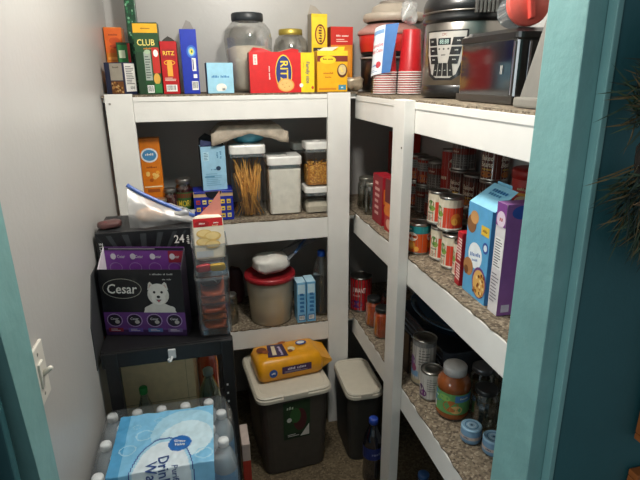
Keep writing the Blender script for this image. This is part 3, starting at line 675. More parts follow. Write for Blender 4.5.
def fn(u, v):
    x = -.155+.31*u; d = .034+.034*min(1, (abs(x)/.12)**1.3)
    y = -.112+.05*v if v < .16 else -.104+.24*(v-.16)
    z = .0765+.004*noise.noise((x*40, y*40, 2))
    if v < .16: z -= d*(1-v/.16)
    if abs(x) > .114: z -= (abs(x)-.114)*(.9 if v > .16 else .2)
    return Vector((x, y, z))
mb = MB(); mb.sheet(fn, C('#c0b2a0', .25, var=.25, bump=.5, scale=25), 26, 18)
o = mb.build('plastic_bag', None, (.200, 2.160, SM+.3062), solid=.001); tag(o, 'crinkled beige plastic bag draped over the teal bowl', 'bag')
# ------------------------------------------------------------------ low shelf, back run
t = thing('storage_bucket', 'translucent tub with a red lid on the low back shelf', 'bucket', (.259, 2.088, SL))
mb = MB(); mb.lathe([(0, .001), (.088, .001), (.093, .008), (.107, .21), (.109, .215)], G('#f0ece0', .16, .62, '#e2dac6'), 32); mb.build('tub', t)
mb = MB(); mb.lathe([(.109, .205), (.114, .206), (.115, .218), (.113, .228), (.105, .23), (.101, .222), (0, .222)], C('#9a2028', .35), 32); mb.build('lid', t)
mb = MB(); mb.lathe([(0, .006), (.087, .006), (.097, .12), (0, .124)], C('#c9b895', .9, bump=.3), 32); o = mb.build('grain', None, (.259, 2.088, SL)); tag(o, 'pale grain filling the lower half of the red-lidded tub', 'grain', kind='stuff')
t = thing('zip_bag', 'clear zip bag of white flour lying on the red lid of the tub', 'bag', (.275, 2.072, SL+.2315), rz=.35); t.scale = (1.15, 1.15, 1.12)
mb = MB(); mb.blob((-.012, 0, .045), (.072, .056, .036), C('#dcd9d2', .35, bump=.4, var=.04), (.7, .75), .18, 22, 11); mb.build('filled_bag', t)
def fn(u, v): return Vector((.035+.14*u, (-.055+.11*v)*(1-.35*u), .055+.075*u-.01*u*u+.006*math.sin(v*9+u*5)))
mb = MB(); mb.sheet(fn, G('#dfe4ea', .4, .3, '#c8ccd4'), 10, 8); mb.build('bag_mouth', t, solid=.0008)
mb = MB(); mb.tube([fn(.25, 0)+Vector((0, 0, .003)), fn(.5, .3)+Vector((0, 0, .004)), fn(.85, .45)+Vector((0, 0, .004))], .005, C('#5a7fb8', .3), 6); mb.build('zip_strip', t)
def a(mb, F):
    f = F('front'); f.rect(.1, .72, .9, .95, C('#c3e2f0')); f.text('sugar', .5, .5, .18, C('#2a6ea8'), .75, rot=PI/2); f.rect(.12, .05, .88, .2, C('#3a6ea8')); f.bars(.2, .07, .8, .17)
    F('top').rect(0, 0, 1, 1, C('#b7dcee'))
carton('sugar_carton', 'slim light blue carton touching the red-lidded tub, left of its twin', 'box', (.386, 2.003, SL), .04, .07, .195, '#79b7de', a, rz=.02)
carton('sugar_carton', 'slim light blue carton beside its twin, nearer the plastic oil bottle', 'box', (.431, 2.005, SL), .04, .08, .195, '#6fb0da', a, rz=.02)
t = thing('oil_bottle', 'clear plastic oil bottle with a blue cap, beside the light blue cartons', 'bottle', (.497, 2.085, SL))
mb = MB(); pr = [(0, .001), (.035, .001), (.042, .01)]
for k in range(7): pr += [(.043, .02+k*.024), (.040, .032+k*.024)]
pr += [(.043, .19), (.041, .22), (.03, .255), (.016, .28), (.014, .3)]
mb.lathe(pr, G('#d6d2b0', .42, .04), 26); mb.build('bottle_body', t)
mb = MB(); mb.lathe([(.0155, .283), (.0175, .284), (.0175, .306), (.015, .31), (0, .31)], C('#2456b8', .4), 20); mb.build('cap', t)
mb = MB(); mb.lathe([(0, .004), (.034, .004), (.038, .012), (.038, .17), (0, .172)], G('#b09a4a', .1, .12, '#6a5a20'), 22); mb.build('oil', t)
jar('glass_jar', 'short clear jar with a metal lid, left end of the low back shelf', (.078, 2.085, SL), .031, .142, '#5e5346', 'spice', lid='#8b8984', fh=.35)
mb = MB(); mb.blob((0, 0, .1), (.035, .03, .1), C('#3a1014', .5), (.6, .6), .15, 14, 4); o = mb.build('snack_pouch', None, (.118, 2.27, SL)); tag(o, 'dark red pouch in the shade behind the red-lidded tub', 'pouch')

# ------------------------------------------------------------------ right run: tins and jars
def tin(label, loc, r, h, art, rz=0., name='food_tin', span=PI*2*.98):
    t = thing(name, label, 'tin', loc, rz)
    mb = MB(); mb.lathe([(0, .0015), (r*.9, .0015), (r*.95, 0), (r, .001), (r, .005), (r*.97, .007), (r*.97, h-.007), (r, h-.005), (r, h-.001), (r*.95, h)], TIN, 28); mb.build('tin_body', t)
    mb = MB(); mb.lathe([(r*.95, h), (r*.93, h-.003), (r*.8, h-.003), (r*.78, h-.002), (r*.5, h-.002), (r*.48, h-.003), (0, h-.003)], TINLID, 28); mb.build('lid', t)
    if art:
        mb = MB(); f = cylface(mb, r*.972, .008, h-.008, span); art(f); mb.build('label', t)
    return t
RZ = -1.0        # labels on the right run face the doorway
def veg(f):
    f.rect(0, 0, 1, 1, C('#d9452a')); f.rect(0, .74, 1, 1, C('#d6cbb4')); f.rect(.0, .0, .1, 1, C('#e8e2d2')); f.rect(.33, 0, .48, .86, C('#ddd4c0'))
    for c in (.4, .9): f.ell(c, .62, .06, .16, C('#4f7a34')); f.ell(c+.03, .5, .05, .1, C('#7fa04a')); f.text('Garden', c, .34, .1, C('#2f5a2c'), .12); f.lines(c-.05, c+.05, .05, .24, 4, C('#7a6a4a'))
    for c in (.2, .66): f.ell(c, .36, .07, .2, C('#e98a3a')); f.ell(c+.04, .3, .05, .13, C('#d86a24')); f.ell(c-.02, .28, .04, .12, C('#f0b04a'))
    f.rect(0, .0, 1, .05, C('#e8e2d2'))
def citrus(f):
    f.rect(0, 0, 1, 1, C('#d2561e')); f.rect(0, .72, 1, 1, C('#1f8a8f'))
    for c in (.3, .48, .8): f.ell(c, .6, .09, .17, C('#e9e6da')); f.text('oranges', c, .62, .09, C('#b0481a'), .1); f.ell(c, .28, .06, .16, C('#f0a43a')); f.ell(c, .28, .04, .1, C('#f6c063')); f.ell(c+.08, .14, .035, .1, C('#f3b54f'))
    f.text('mandarin', .4, .88, .09, C('#e0efe6'), .14)
def bean(f):
    f.rect(0, 0, 1, 1, C('#5a2416')); f.rect(0, .86, 1, 1, C('#3a1a12'))
    for c in (.2, .45, .72): f.text('Baked', c, .66, .16, C('#f1e6d0'), .17, slant=.2); f.text('Beans', c, .46, .16, C('#f1e6d0'), .17, slant=.2); f.text('original', c, .3, .08, C('#e0b84a'), .13); f.ell(c, .14, .08, .1, C('#b06a2a'))
def redtin(f):
    f.rect(0, 0, 1, 1, C('#8f2a18')); f.rect(0, .55, 1, .9, C('#8b8b88')); f.lines(.1, .9, .58, .86, 3, C('#5a5a58')); f.ell(.5, .25, .1, .16, C('#c06a3a')); f.ell(.2, .25, .1, .16, C('#c06a3a')); f.rect(0, .0, 1, .06, C('#4a1a10'))
def soup(f):
    f.rect(0, 0, 1, 1, C('#a02418')); f.ell(.3, .7, .08, .16, C('#d6cdb8')); f.ell(.62, .7, .08, .16, C('#d6cdb8')); f.text('soup', .45, .4, .14, C('#e8d8b8'), .14); f.rect(0, 0, 1, .12, C('#c9a23a'))
def darktin(f):
    f.rect(0, 0, 1, 1, C('#5b5450')); f.rect(0, .6, 1, .85, C('#7c2a1e')); f.lines(.1, .9, .1, .5, 4, C('#8a8580')); f.text('chili', .45, .72, .12, C('#d8c8b0'), .12)
VH, VR = .108, .0365
tin('tin of mandarin oranges with a teal and orange label, first right of the white post', (.690, 1.476, SM), .0375, .105, citrus, RZ)
P1, P2, P3 = (.734, 1.402), (.730, 1.325), (.728, 1.249)
tin('vegetable tin of the lower front row, directly beside the mandarin tin', (.7345, 1.401, SM), VR, VH, veg, RZ+.35)
tin('middle vegetable tin of the lower front row, between two lookalikes', (.7345, 1.3235, SM), VR, VH, veg, RZ+.05)
tin('vegetable tin of the lower front row nearest the red carton', (.7345, 1.247, SM), VR, VH, veg, RZ-.3)
tin('vegetable tin stacked on top, partly behind the other stacked tin', (.7375, 1.44, SM+VH+.0008), VR, VH, veg, RZ+.3)
tin('vegetable tin stacked on top, nearest the doorway of the stacked pair', (.7375, 1.3625, SM+VH+.0008), VR+.001, VH, veg, RZ)
k = 0
lab1 = ['with a silver band behind the white post', 'with a silver and red band, second along the back row']
# back row, two tins high, third level near the door
yy = [2.06, 1.965, 1.87, 1.775, 1.68, 1.585, 1.49, 1.395]
lowlab = 'dark tin at the bottom of the back row, '
ords = ['deepest in the corner', 'second from the corner', 'third from the corner', 'fourth from the corner', 'fifth from the corner', 'sixth from the corner', 'seventh from the corner', 'nearest the doorway']
for i, y in enumerate(yy):
    tin(lowlab+ords[i], (.938, y, SM), .044, .116, darktin if i % 2 else redtin, RZ+.3*i)
for i, (y, art, lb) in enumerate(((2.06, redtin, 'silver and red tin in the upper back row, nearest the corner'), (1.965, redtin, 'silver and red tin in the upper back row, just past the white post'),
        (1.86, darktin, 'grey tin with a red band, upper back row beside the tall red tin'), (1.665, bean, 'brown baked bean tin in the upper back row, left of its twin'), (1.568, bean, 'brown baked bean tin in the upper back row, in front of its twin'),
        (1.462, bean, 'brown baked bean tin carrying another bean tin on top'))):
    tin(lb, (.938, y, SM+.117), .0445 if art is bean else .043, .118, art, RZ+.12)
tin('tall red tin standing taller than the rest of the upper back row', (.94, 1.762, SM+.117), .036, .18, soup, RZ)
tin('brown baked bean tin on the topmost level of the back row', (.938, 1.462, SM+.117+.1194), .0445, .118, bean, RZ+.1)
tin('dark grey tin behind the tall red tin, topmost level of the back row', (.938, 1.665, SM+.117+.1194), .043, .1, darktin, RZ)
def midr(i, y, z, art, lb, x=.838): tin(lb, (x, y, SM+z), VR, VH, art, RZ+.4*i)
midr(0, 1.60, 0, darktin, 'shaded tin in the middle row behind the white post')
midr(1, 1.515, 0, soup, 'shaded red tin in the middle row, second from the white post')
midr(2, 1.43, 0, darktin, 'shaded tin in the middle row, behind the stacked vegetable tins')
midr(3, 1.345, 0, soup, 'shaded red tin in the middle row, third behind the vegetable tins')
midr(4, 1.215, 0, veg, 'vegetable tin in the middle row, showing above the red carton', x=.822)
midr(5, 1.215, .109, veg, 'vegetable tin stacked behind the red carton, left of the blue carton', x=.822)
# red canister
t = thing('coffee_canister', 'red canister with a cream picture, behind the blue and purple cartons', 'canister', (.925, 1.235, SM), rz=-.85)
mb = MB(); mb.lathe([(0, 0), (.058, 0), (.06, .004), (.06, .29), (.058, .294)], C('#a81c16', .35), 30); mb.build('canister_body', t)
mb = MB(); mb.lathe([(.0605, .285), (.063, .287), (.063, .308), (.06, .312), (0, .312)], C('#8f1410', .4), 30); mb.build('lid', t)
mb = MB(); f = cylface(mb, .0604, .02, .28, PI); f.ell(.45, .72, .2, .13, C('#cdbfa2')); f.ell(.5, .7, .1, .07, C('#6a4a34')); f.ell(.66, .5, .16, .1, C('#c8b89a')); f.rect(.1, .85, .9, .88, C('#e0a83a')); f.text('ground roast', .5, .92, .04, C('#e9d8b0'), .5); mb.build('label', t)
def a(mb, F):
    f = F('left'); f.rect(.05, .05, .95, .95, C('#b4382c')); f.rect(.3, .1, .7, .6, C('#5a2a1c'))
carton('rice_carton', 'large red carton in the dark corner above the upper back row of tins', 'box', (.935, 2.16, SM), .11, .12, .315, '#b02c1c', a)
def a(mb, F):
    f = F('left'); f.rect(0, 0, 1, 1, C('#8e1a26')); f.lines(.25, .75, .15, .9, 6, C('#d8a8a0'), .5)
    f = F('front'); f.rect(.1, .45, .95, .75, C('#d8732a')); f.ell(.5, .35, .35, .15, C('#e8a03c')); f.rect(.1, .8, .95, .93, C('#a32030'))
carton('snack_carton', 'red carton between the glass jars and the white post', 'box', (.700, 1.79, SM), .055, .11, .195, '#a51d2c', a)
def a(mb, F):
    f = F('left'); f.rect(0, .55, 1, 1, C('#6a1a1c')); f.rect(0, .3, 1, .55, C('#e07a20')); f.rect(0, 0, 1, .3, C('#b02018')); f.ell(.5, .15, .3, .1, C('#e0a890'))
    f = F('front'); f.rect(.0, .4, 1, .62, C('#e8862a'))
carton('snack_carton', 'orange and red carton half hidden behind the white post', 'box', (.696, 1.665, SM), .05, .09, .2, '#8a1c20', a)
jar('glass_jar', 'empty clear jar, the nearer of two beside the red carton', (.700, 1.985, SM), .038, .14, lid='#a8a59a')
jar('glass_jar', 'empty clear jar, the farther of two in the corner of the shelf', (.702, 2.072, SM), .038, .145, lid='#a8a59a')
jar('glass_jar', 'empty clear jar behind the other two in the corner', (.79, 2.07, SM), .038, .145, lid='#a8a59a')
def a(mb, F):
    f = F('left'); f.rect(0, 0, 1, 1, C('#b01a26')); f.text('cheese crackers', .5, .5, .3, C('#e8c8c0'), .8, rot=PI/2)
    f = F('front'); f.rect(.1, .12, .9, .9, C('#a81a22')); f.ell(.5, .2, .3, .09, C('#4a3a3a')); f.rect(.4, .3, .9, .45, C('#2a4a9a')); f.rect(.2, .05, .8, .1, C('#d8b0a8'))
carton('cracker_carton', 'red carton standing in front of the vegetable tins, left of the blue carton', 'box', (.716, 1.174, SM), .074, .03, .155, '#b51c28', a, rz=-.1)
def a(mb, F):
    f = F('left'); f.rect(0, 0, 1, 1, C('#5aa4d2')); f.ell(.45, .46, .3, .14, C('#eaf0f2')); f.text('Granola', .45, .47, .055, C('#3d6fb0'), .5, rot=.2); f.text('Crunch', .45, .41, .035, C('#3d6fb0'), .35, rot=.2)
    f.ell(.85, .6, .12, .06, C('#2a4f9c')); f.ell(.85, .6, .07, .035, C('#d8e4ea')); f.rect(.62, .72, .95, .82, C('#e0b93a')); f.text('oats', .78, .77, .04, C('#6a3a14'), .2)
    f.ell(.2, .78, .2, .1, C('#8a5a34')); f.ell(.3, .86, .18, .07, C('#c8945a')); f.ell(.2, .3, .22, .1, C('#b07a4a')); f.ell(.12, .25, .1, .05, C('#7a4a24'))
    f.ell(.72, .2, .3, .17, C('#6a3a7a')); f.ell(.72, .19, .26, .15, C('#e0b060'))
    for q in range(30): f.ell(.72+random.uniform(-.2, .2), .19+random.uniform(-.11, .11), .04, .018, C(random.choice(['#8a4a1a', '#f0d090', '#c07a30', '#5a2a10'])), 8)
    F('front').rect(0, 0, 1, 1, C('#4a94c6'))
c = carton('cereal_carton', 'blue cereal carton with a bowl picture, its pale blue flaps open', 'box', (.709, 1.044, SM), .06, .118, .25, '#5aa4d2', a, rz=-.03)
mb = MB(); P = [(-.0305, .116, .251), (-.0305, -.010, .251), (.026, -.010, .298), (.026, .1, .30)]
mb.add(P, [(0, 1, 2, 3)], C('#8fd0ec', .5)); k_ = Vector((-.0016, -.0012, .0016))
q = lambda u, v: Vector(P[0])*(1-u)*(1-v)+Vector(P[1])*u*(1-v)+Vector(P[2])*u*v+Vector(P[3])*(1-u)*v+k_
for i in range(6): mb.add([q(.25+.1*i, .68), q(.32+.1*i, .68), q(.32+.1*i, .8), q(.25+.1*i, .8)], [(0, 1, 2, 3)], C('#2f7ab0'))
for i in range(5): mb.add([q(.25+.1*i, .52), q(.31+.1*i, .52), q(.31+.1*i, .62), q(.25+.1*i, .62)], [(0, 1, 2, 3)], C('#4a90bd'))
mb.build('flap', c)
flap(c, [(.0305, .02, .25), (.0305, .1, .25), (.034, .095, .305), (.034, .03, .305)], '#7cc2e2')
def a(mb, F):
    f = F('left'); f.rect(0, 0, 1, 1, C('#d3cfd0')); f.rect(.08, .42, .92, .7, C('#e4e2e0')); f.lines(.14, .86, .43, .69, 11, C('#4a4650'), .35); f.lines(.1, .9, .1, .38, 9, C('#6a6470'), .3); f.rect(0, .8, 1, 1, C('#7a3f88')); f.ell(.5, .86, .44, .07, C('#d9c8d8')); f.text('10', .5, .86, .05, C('#a8302a'), .4)
    f = F('front'); f.rect(0, 0, 1, 1, C('#9a62a4')); f.rect(.05, .03, .16, .1, C('#d8cfe0')); f.ell(.2, .93, .14, .06, C('#3a5ab0')); f.ell(.7, .4, .3, .18, C('#e0c8a0')); f.ell(.7, .4, .22, .13, C('#b88a50'))
carton('cereal_carton', 'purple carton with a white nutrition panel, next to the teal door frame', 'box', (.778, .982, SM), .2, .042, .282, '#9a62a4', a, rz=-.03)
mb = MB(); mb.box(-.03, .03, -.01, .02, 0, .03, C('#3f8fd0', .4), .004); o = mb.build('tea_packet', None, (.70, .862, SM), rz=.3); tag(o, 'small bright blue packet at the foot of the purple carton', 'packet')
# --- low shelf, right run
def coffee(f):
    f.rect(0, 0, 1, 1, C('#b01a22')); f.rect(.28, 0, .38, .9, C('#c8c0bc')); f.text('I WANT', .545, .66, .16, C('#efe6e0'), .2); f.text('coffee', .5, .48, .07, C('#e8c8c0'), .14); f.ell(.5, .2, .1, .12, C('#4a2a6a')); f.lines(.29, .37, .1, .5, 4, C('#7a2a2a'))
tin('red coffee tin beside the corner post on the low shelf', (.690, 2.085, SL), .052, .17, coffee, -.75, 'coffee_tin')
SAU = '#dc5c2a'
jar('sauce_jar', 'jar of orange-red sauce with a dark lid, nearest the white post', (.694, 1.802, SL), .036, .136, SAU, lid='#4b4d4c')
jar('sauce_jar', 'jar of orange-red sauce between the coffee tin and the nearest sauce jar', (.692, 1.905, SL), .036, .136, SAU, lid='#4b4d4c')
jar('sauce_jar', 'jar of red sauce behind the other two sauce jars', (.775, 1.93, SL), .036, .138, '#8a3018', lid='#4b4d4c')
def white(f):
    f.rect(0, 0, 1, 1, C('#c4beb6')); f.rect(0, .9, 1, 1, C('#8b8986')); f.lines(.52, .68, .45, .85, 6, C('#6a6662'), .3); f.ell(.4, .5, .07, .14, C('#7a5488')); f.ell(.44, .36, .05, .09, C('#9a4a6a')); f.rect(.32, .16, .52, .3, C('#7a9fc0')); f.rect(0, 0, 1, .1, C('#b8a88a'))
tin('tall pale tin with a purple and blue picture, first on the low right shelf', (.725, 1.455, SL), .043, .178, white, RZ)
def white2(f):
    f.rect(0, 0, 1, 1, C('#c6c2bc')); f.ell(.42, .28, .07, .24, C('#4a2050')); f.ell(.48, .2, .05, .14, C('#6a2a6a')); f.lines(.53, .68, .3, .85, 6, C('#77706c'), .3); f.rect(0, .86, 1, 1, C('#c4c0ba'))
tin('shorter pale tin with a dark purple picture, left of the big brown jar', (.712, 1.362, SL), .0385, .108, white2, RZ)
t = thing('peanut_butter_jar', 'big brown spread jar with a white screw cap and a green label', 'jar', (.742, 1.262, SL), rz=RZ+.15)
prof = [(0, .001), (.046, .001), (.053, .008), (.055, .018), (.052, .026), (.052, .1), (.055, .107), (.055, .12), (.048, .138), (.034, .15), (.032, .155)]
mb = MB(); mb.lathe(prof, C('#8a4a22', .2, coat=.5, var=.12), 30); mb.build('jar_body', t)
mb = MB(); mb.lathe([(.034, .151), (.037, .152), (.0375, .176), (.035, .18), (0, .18)], C('#c9c7c4', .4), 30); mb.build('cap', t)
mb = MB(); f = cylface(mb, .0532, .026, .1, PI*1.5); f.rect(0, 0, 1, 1, C('#5f9a58')); f.ell(.3, .68, .13, .28, C('#3a74b4')); f.text('creamy', .3, .7, .12, C('#dfe8ea'), .16); f.ell(.55, .4, .1, .28, C('#b0642a')); f.ell(.62, .25, .08, .2, C('#d8b070')); f.rect(.6, .62, .85, .95, C('#4a7fb8')); f.text('spread', .72, .8, .12, C('#e8e8d0'), .18); f.ell(.46, .75, .08, .15, C('#86b35c')); f.bars(.2, .06, .32, .36); mb.build('label', t)
def small(t_loc, lb, rz):
    t = thing('small_tin', lb, 'tin', t_loc, rz)
    mb = MB(); mb.lathe([(0, 0), (.026, 0), (.03, .004), (.031, .012), (.031, .04), (.029, .045)], C('#6f93b0', .35), 26)
    f = cylface(mb, .0311, .012, .038, PI*1.2); f.rect(0, .2, 1, .6, C('#b9a9a0')); f.text('tuna', .5, .4, .3, C('#3a4a6a'), .3); mb.build('tin_body', t)
    mb = MB(); mb.lathe([(.029, .044), (.031, .046), (.031, .05), (.027, .053), (.026, .051), (0, .051)], C('#8fb4cc', .35), 26); f = Art(mb, lambda u, v, k: Vector((.05*(u-.5), .05*(v-.5), .0512+k)), .05, .05); f.ring(.5, .5, .4, .4, .05, C('#3f6a90')); f.ring(.5, .5, .24, .24, .04, C('#c9dce6')); f.ell(.5, .5, .08, .08, C('#2f4a64')); mb.build('lid', t)
small((.735, 1.128, SL), 'small round light blue tin in front of the brown spread jar', RZ)
small((.772, 1.066, SL), 'small blue tin next to the teal door frame on the low shelf', RZ)
jar('glass_jar', 'empty clear jar just behind the small blue tins', (.812, 1.185, SL), .04, .135, lid='#4a4a4a')
jar('glass_jar', 'empty jar with a flat grey lid, right behind the brown spread jar', (.852, 1.275, SL), .04, .15, lid='#77777a')
jar('glass_jar', 'empty jar at the back, next to the teal door frame', (.885, 1.165, SL), .04, .14, lid='#55565a')
jar('glass_jar', 'empty jar deepest in the shade behind the small blue tins', (.945, 1.25, SL), .04, .14, lid='#55565a')
t = thing('storage_crate', 'dark grey plastic crate in the shade at the back of the low shelf', 'crate', (.885, 1.62, SL))
mb = MB(); mb.rring([(.088, .21, 0), (.09, .215, .01), (.1, .225, .12), (.104, .23, .122), (.104, .23, .13), (.098, .222, .13), (.09, .21, .02)], C('#3a3f47', .25, coat=.3), .03); mb.build('crate_body', t)
for zz in (.035, .06, .085):
    mb = MB(); mb.box(-.1, -.093, -.18, .18, zz, zz+.004, C('#565c66', .3), .001); mb.build('rib', t)
t = thing('roasting_pan', 'dark blue oval roasting pan resting on the grey crate', 'pan', (.872, 1.61, SL+.131))
PAN = C('#2e465c', .25, coat=.4)
mb = MB(); mb.lathe([(0, 0), (.05, 0), (.085, .02), (.1, .055), (.11, .06), (.112, .064), (.108, .066), (.096, .058), (.08, .025), (.05, .008), (0, .008)], PAN, 36, sy=1.7); mb.build('pan_body', t)
mb = MB(); mb.tube([(0, -.19, .06), (-.02, -.205, .065), (.02, -.205, .065), (.0, -.19, .06)], .005, PAN); mb.build('handle', t)
mb = MB(); mb.box(-.004, .004, -.06, .06, 0, .16, C('#2a2018', .5), .002); o = mb.build('cutting_board', None, (.685, 1.565, SL), rz=.1); tag(o, 'dark brown board standing on edge just behind the white post', 'board')
# ------------------------------------------------------------------ black rack by the left wall
RT, RL = .878, .45
t = thing('metal_rack', 'black two-tier rack against the left wall, holding pet food boxes', 'rack', (-.135, 1.55, 0))
RK = C('#101012', .45, var=.2)
for z in (RT, RL):
    mb = MB(); mb.box(-.188, .18, -.19, .19, z-.012, z-.0012, RK, .002); mb.build('rack_shelf', t)
    for y in (-.197, .185):
        mb = MB(); mb.box(-.188, .182, y, y+.012, z-.052, z-.004, RK, .003); mb.build('rail', t)
for x in (-.179, .148):
    for y in (-.2, .17):
        mb = MB(); mb.box(x, x+.036, y, y+.03, 0, RT-.003, RK, .004)
        if x > 0 and y < 0:
            for q in range(5): mb.box(x+.008, x+.013, y-.001, y+.001, .60+.03*q, .606+.03*q, C('#c8c8c4', .4))
        mb.build('leg', t)
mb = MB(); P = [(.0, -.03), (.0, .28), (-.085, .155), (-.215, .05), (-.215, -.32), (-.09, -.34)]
P = [(-.105, RT+.205), (-.20, RT+.085), (-.205, .83), (.0, .83), (.0, RT+.205)]  # dark grey sheet against the left wall, cut to a dark patch's outline
mb.add([(-.1995, y, z) for y, z in P]+[(-.197, y, z) for y, z in P], [(0, 1, 2, 3, 4), (9, 8, 7, 6, 5)]+[(i, i+5, (i+1) % 5+5, (i+1) % 5) for i in range(5)], C('#3b3c3e', .5)); mb.build('side_sheet', t)
t = thing('hook', 'small white plastic hook clipped on the front rail of the black rack', 'hook', (-.128, 1.349, .868))
mb = MB(); mb.box(-.011, .011, -.003, .0035, -.03, .0, C('#c9ccce', .35), .003); mb.build('hook_plate', t)
mb = MB(); mb.tube([(0, -.002, -.022), (-.004, -.012, -.032), (-.008, -.018, -.03), (-.009, -.02, -.02)], .0035, C('#c9ccce', .35)); mb.build('hook_arm', t)

Z0 = RT+.0012
PUR = C('#7c3c98', .45); BKC = C('#15161a', .4)
def a(mb, F):
    f = F('front')
    for i in range(9):
        a0 = .45+.55*math.cos(PI*(i+.1)/9); a1 = .45+.55*math.cos(PI*(i+.45)/9)
        f.poly([(.47, .3), (min(.99, max(.01, a0)), .97), (min(.99, max(.01, a1)), .97)], C('#3a3d40', .4))
    f.rect(0, 0, 1, .25, BKC); f.text('24', .87, .885, .085, Wt, .11); f.text('TRAYS', .965, .87, .035, Wt, .1, rot=PI/2); f.text('RECYCLE', .045, .8, .035, C('#d8d8d4'), .3, rot=PI/2)
    f.poly([(.3, .72), (.52, .8), (.53, .78), (.32, .7)], C('#c9b26a')); f.poly([(.56, .72), (.78, .79), (.78, .77), (.58, .7)], C('#c9b26a')); f.text('BEEF', .42, .72, .06, C('#d8cfa0'), .2); f.text('TURKEY', .68, .72, .06, C('#d8cfa0'), .2)
    g = F('top'); g.rect(.03, .05, .97, .95, C('#232426'))
    for i in range(6): g.rect(.05+.15*i, .05, .1+.15*i, .95, C('#2e3032'))
carton('pet_food_case', 'large black box marked 24, behind the black and purple dog food box', 'box', (-.1875, 1.533, Z0), .275, .2, .3, '#17181b', a)
t = thing('dog_food_box', 'open black and purple dog food box with a white dog on its front', 'box', (-.2015, 1.432, Z0), rz=-.26)
w_, d_, h1, h2 = .245, .058, .212, .262
mb = MB(); mb.box(-w_/2, w_/2, 0, .0025, 0, h1, BKC)
f = boxface(mb, 'front', w_, d_, h1)
f.rect(0, 0, 1, .36, C('#673684', .45)); f.rect(0, 0, 1, .09, C('#3a1d50'))
f.ring(.27, .72, .235, .15, .006, C('#b8b6a8'))
f.text('Cesar', .27, .72, .14, C('#e9e8e2'), .36, slant=.12)
f.text('6 flavours 24 trays', .76, .935, .03, C('#c8c8c4'), .38); f.text('dog food', .82, .86, .028, C('#c8c8c4'), .14)
WD = C('#d6d3cc', .6); WD2 = C('#bcb8b0', .6)                              # the white dog printed on the front
f.poly([(.5, .36), (.9, .36), (.87, .44), (.76, .5), (.62, .5), (.53, .44)], WD); f.ell(.575, .41, .06, .05, WD); f.ell(.83, .41, .06, .05, WD)
f.poly([(.575, .7), (.592, .8), (.612, .825), (.67, .76)], WD); f.poly([(.73, .76), (.79, .825), (.81, .8), (.826, .7)], WD); f.poly([(.592, .73), (.607, .79), (.64, .755)], C('#c9b0a6')); f.poly([(.76, .755), (.793, .79), (.81, .73)], C('#c9b0a6'))
f.ell(.7, .63, .13, .155, WD); f.ell(.7, .69, .11, .11, C('#e3e0da')); f.ell(.7, .57, .085, .09, C('#e6e3dd'))
f.ell(.655, .67, .016, .02, Bk, 10); f.ell(.745, .67, .016, .02, Bk, 10); f.ell(.7, .6, .022, .022, Bk, 12); f.poly([(.665, .56), (.735, .56), (.7, .515)], C('#3a2a2a')); f.ell(.7, .54, .016, .016, C('#b0606a'), 10)
for i, c in enumerate(('#8a2230', '#5a4a9a', '#4a6aa0', '#6a5a8a')):
    u = .13+.245*i
    f.ring(u, .24, .095, .1, .006, C('#c9b8d8')); f.ell(u, .24, .08, .085, C('#1c1626')); f.text('Cesar', u, .265, .035, C('#d8d4da'), .1, slant=.12); f.ell(u+.03, .215, .03, .03, C('#b8b4b0'), 10); f.rect(u-.09, .06, u+.09, .12, C(c)); f.lines(u-.06, u+.06, .07, .11, 2, C('#d0c8d0'))
mb.build('front_panel', t)
mb = MB(); mb.box(-w_/2+.003, w_/2-.003, d_-.0025, d_, 0, h2, PUR)
f = Art(mb, lambda u, v, k: Vector((-w_/2+.004+(w_-.008)*u, d_-.0026-k, h1-.03+(h2-h1+.03)*v)), w_, h2-h1+.03)
f.rect(0, .88, 1, 1, C('#221530')); f.lines(.05, .95, .9, .98, 1, C('#a8a0a8')); f.rect(.8, .4, 1, .86, C('#9a1f3a'))
for i in range(4): f.ell(.1+.25*i, .64, .035, .12, C('#d8d0dc')); f.text('Cesar', .2+.23*i, .64, .12, C('#d8d4da'), .1); f.ring(.12+.25*i, .2, .08, .2, .006, C('#a890c0'))
mb.build('back_panel', t)
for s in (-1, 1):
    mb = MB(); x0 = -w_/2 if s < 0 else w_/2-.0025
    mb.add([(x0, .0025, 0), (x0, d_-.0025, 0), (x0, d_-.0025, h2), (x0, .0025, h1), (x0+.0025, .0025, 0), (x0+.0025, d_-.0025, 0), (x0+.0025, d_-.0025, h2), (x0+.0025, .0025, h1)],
           [(0, 3, 2, 1), (4, 5, 6, 7), (0, 1, 5, 4), (3, 7, 6, 2), (0, 4, 7, 3), (1, 2, 6, 5)], C('#cfc7cf', .6) if s < 0 else C('#2c2433', .6)); mb.build('side_sheet', t)
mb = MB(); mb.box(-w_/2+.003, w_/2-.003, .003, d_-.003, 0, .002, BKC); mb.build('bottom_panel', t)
# big zip bag of rolls on the case
t = thing('zip_bag', 'clear zip bag of bread rolls with a blue zip, lying on the large black box', 'bag', (-.14, 1.63, Z0+.301))
def fn(u, v):
    top = Vector((-.085+.19*u, -.045-.01*u, .128-.108*u**.85)); bot = Vector((-.088+.19*u, -.075-.01*math.sin(u*6), .004))
    p = bot.lerp(top, v); p.y += -.018*math.sin(v*PI)+.006*noise.noise((u*7, v*5, 3)); p.z = max(p.z, .003); return p
mb = MB(); mb.sheet(fn, G('#f8f8fa', .14, .28, '#f4f2f0', .3), 24, 10)
def fb(u, v):
    p = fn(u, 1); q = Vector((-.09+.2*u, .075, .004)); r = p.lerp(q, v); r.z += .03*math.sin(v*PI)*(1-u*.6)+.006*noise.noise((u*7, v*5, 8)); r.z = max(r.z, .003); return r
mb.sheet(fb, G('#f8f8fa', .14, .35, '#f4f2f0', .3), 24, 10); mb.build('bag_film', t)
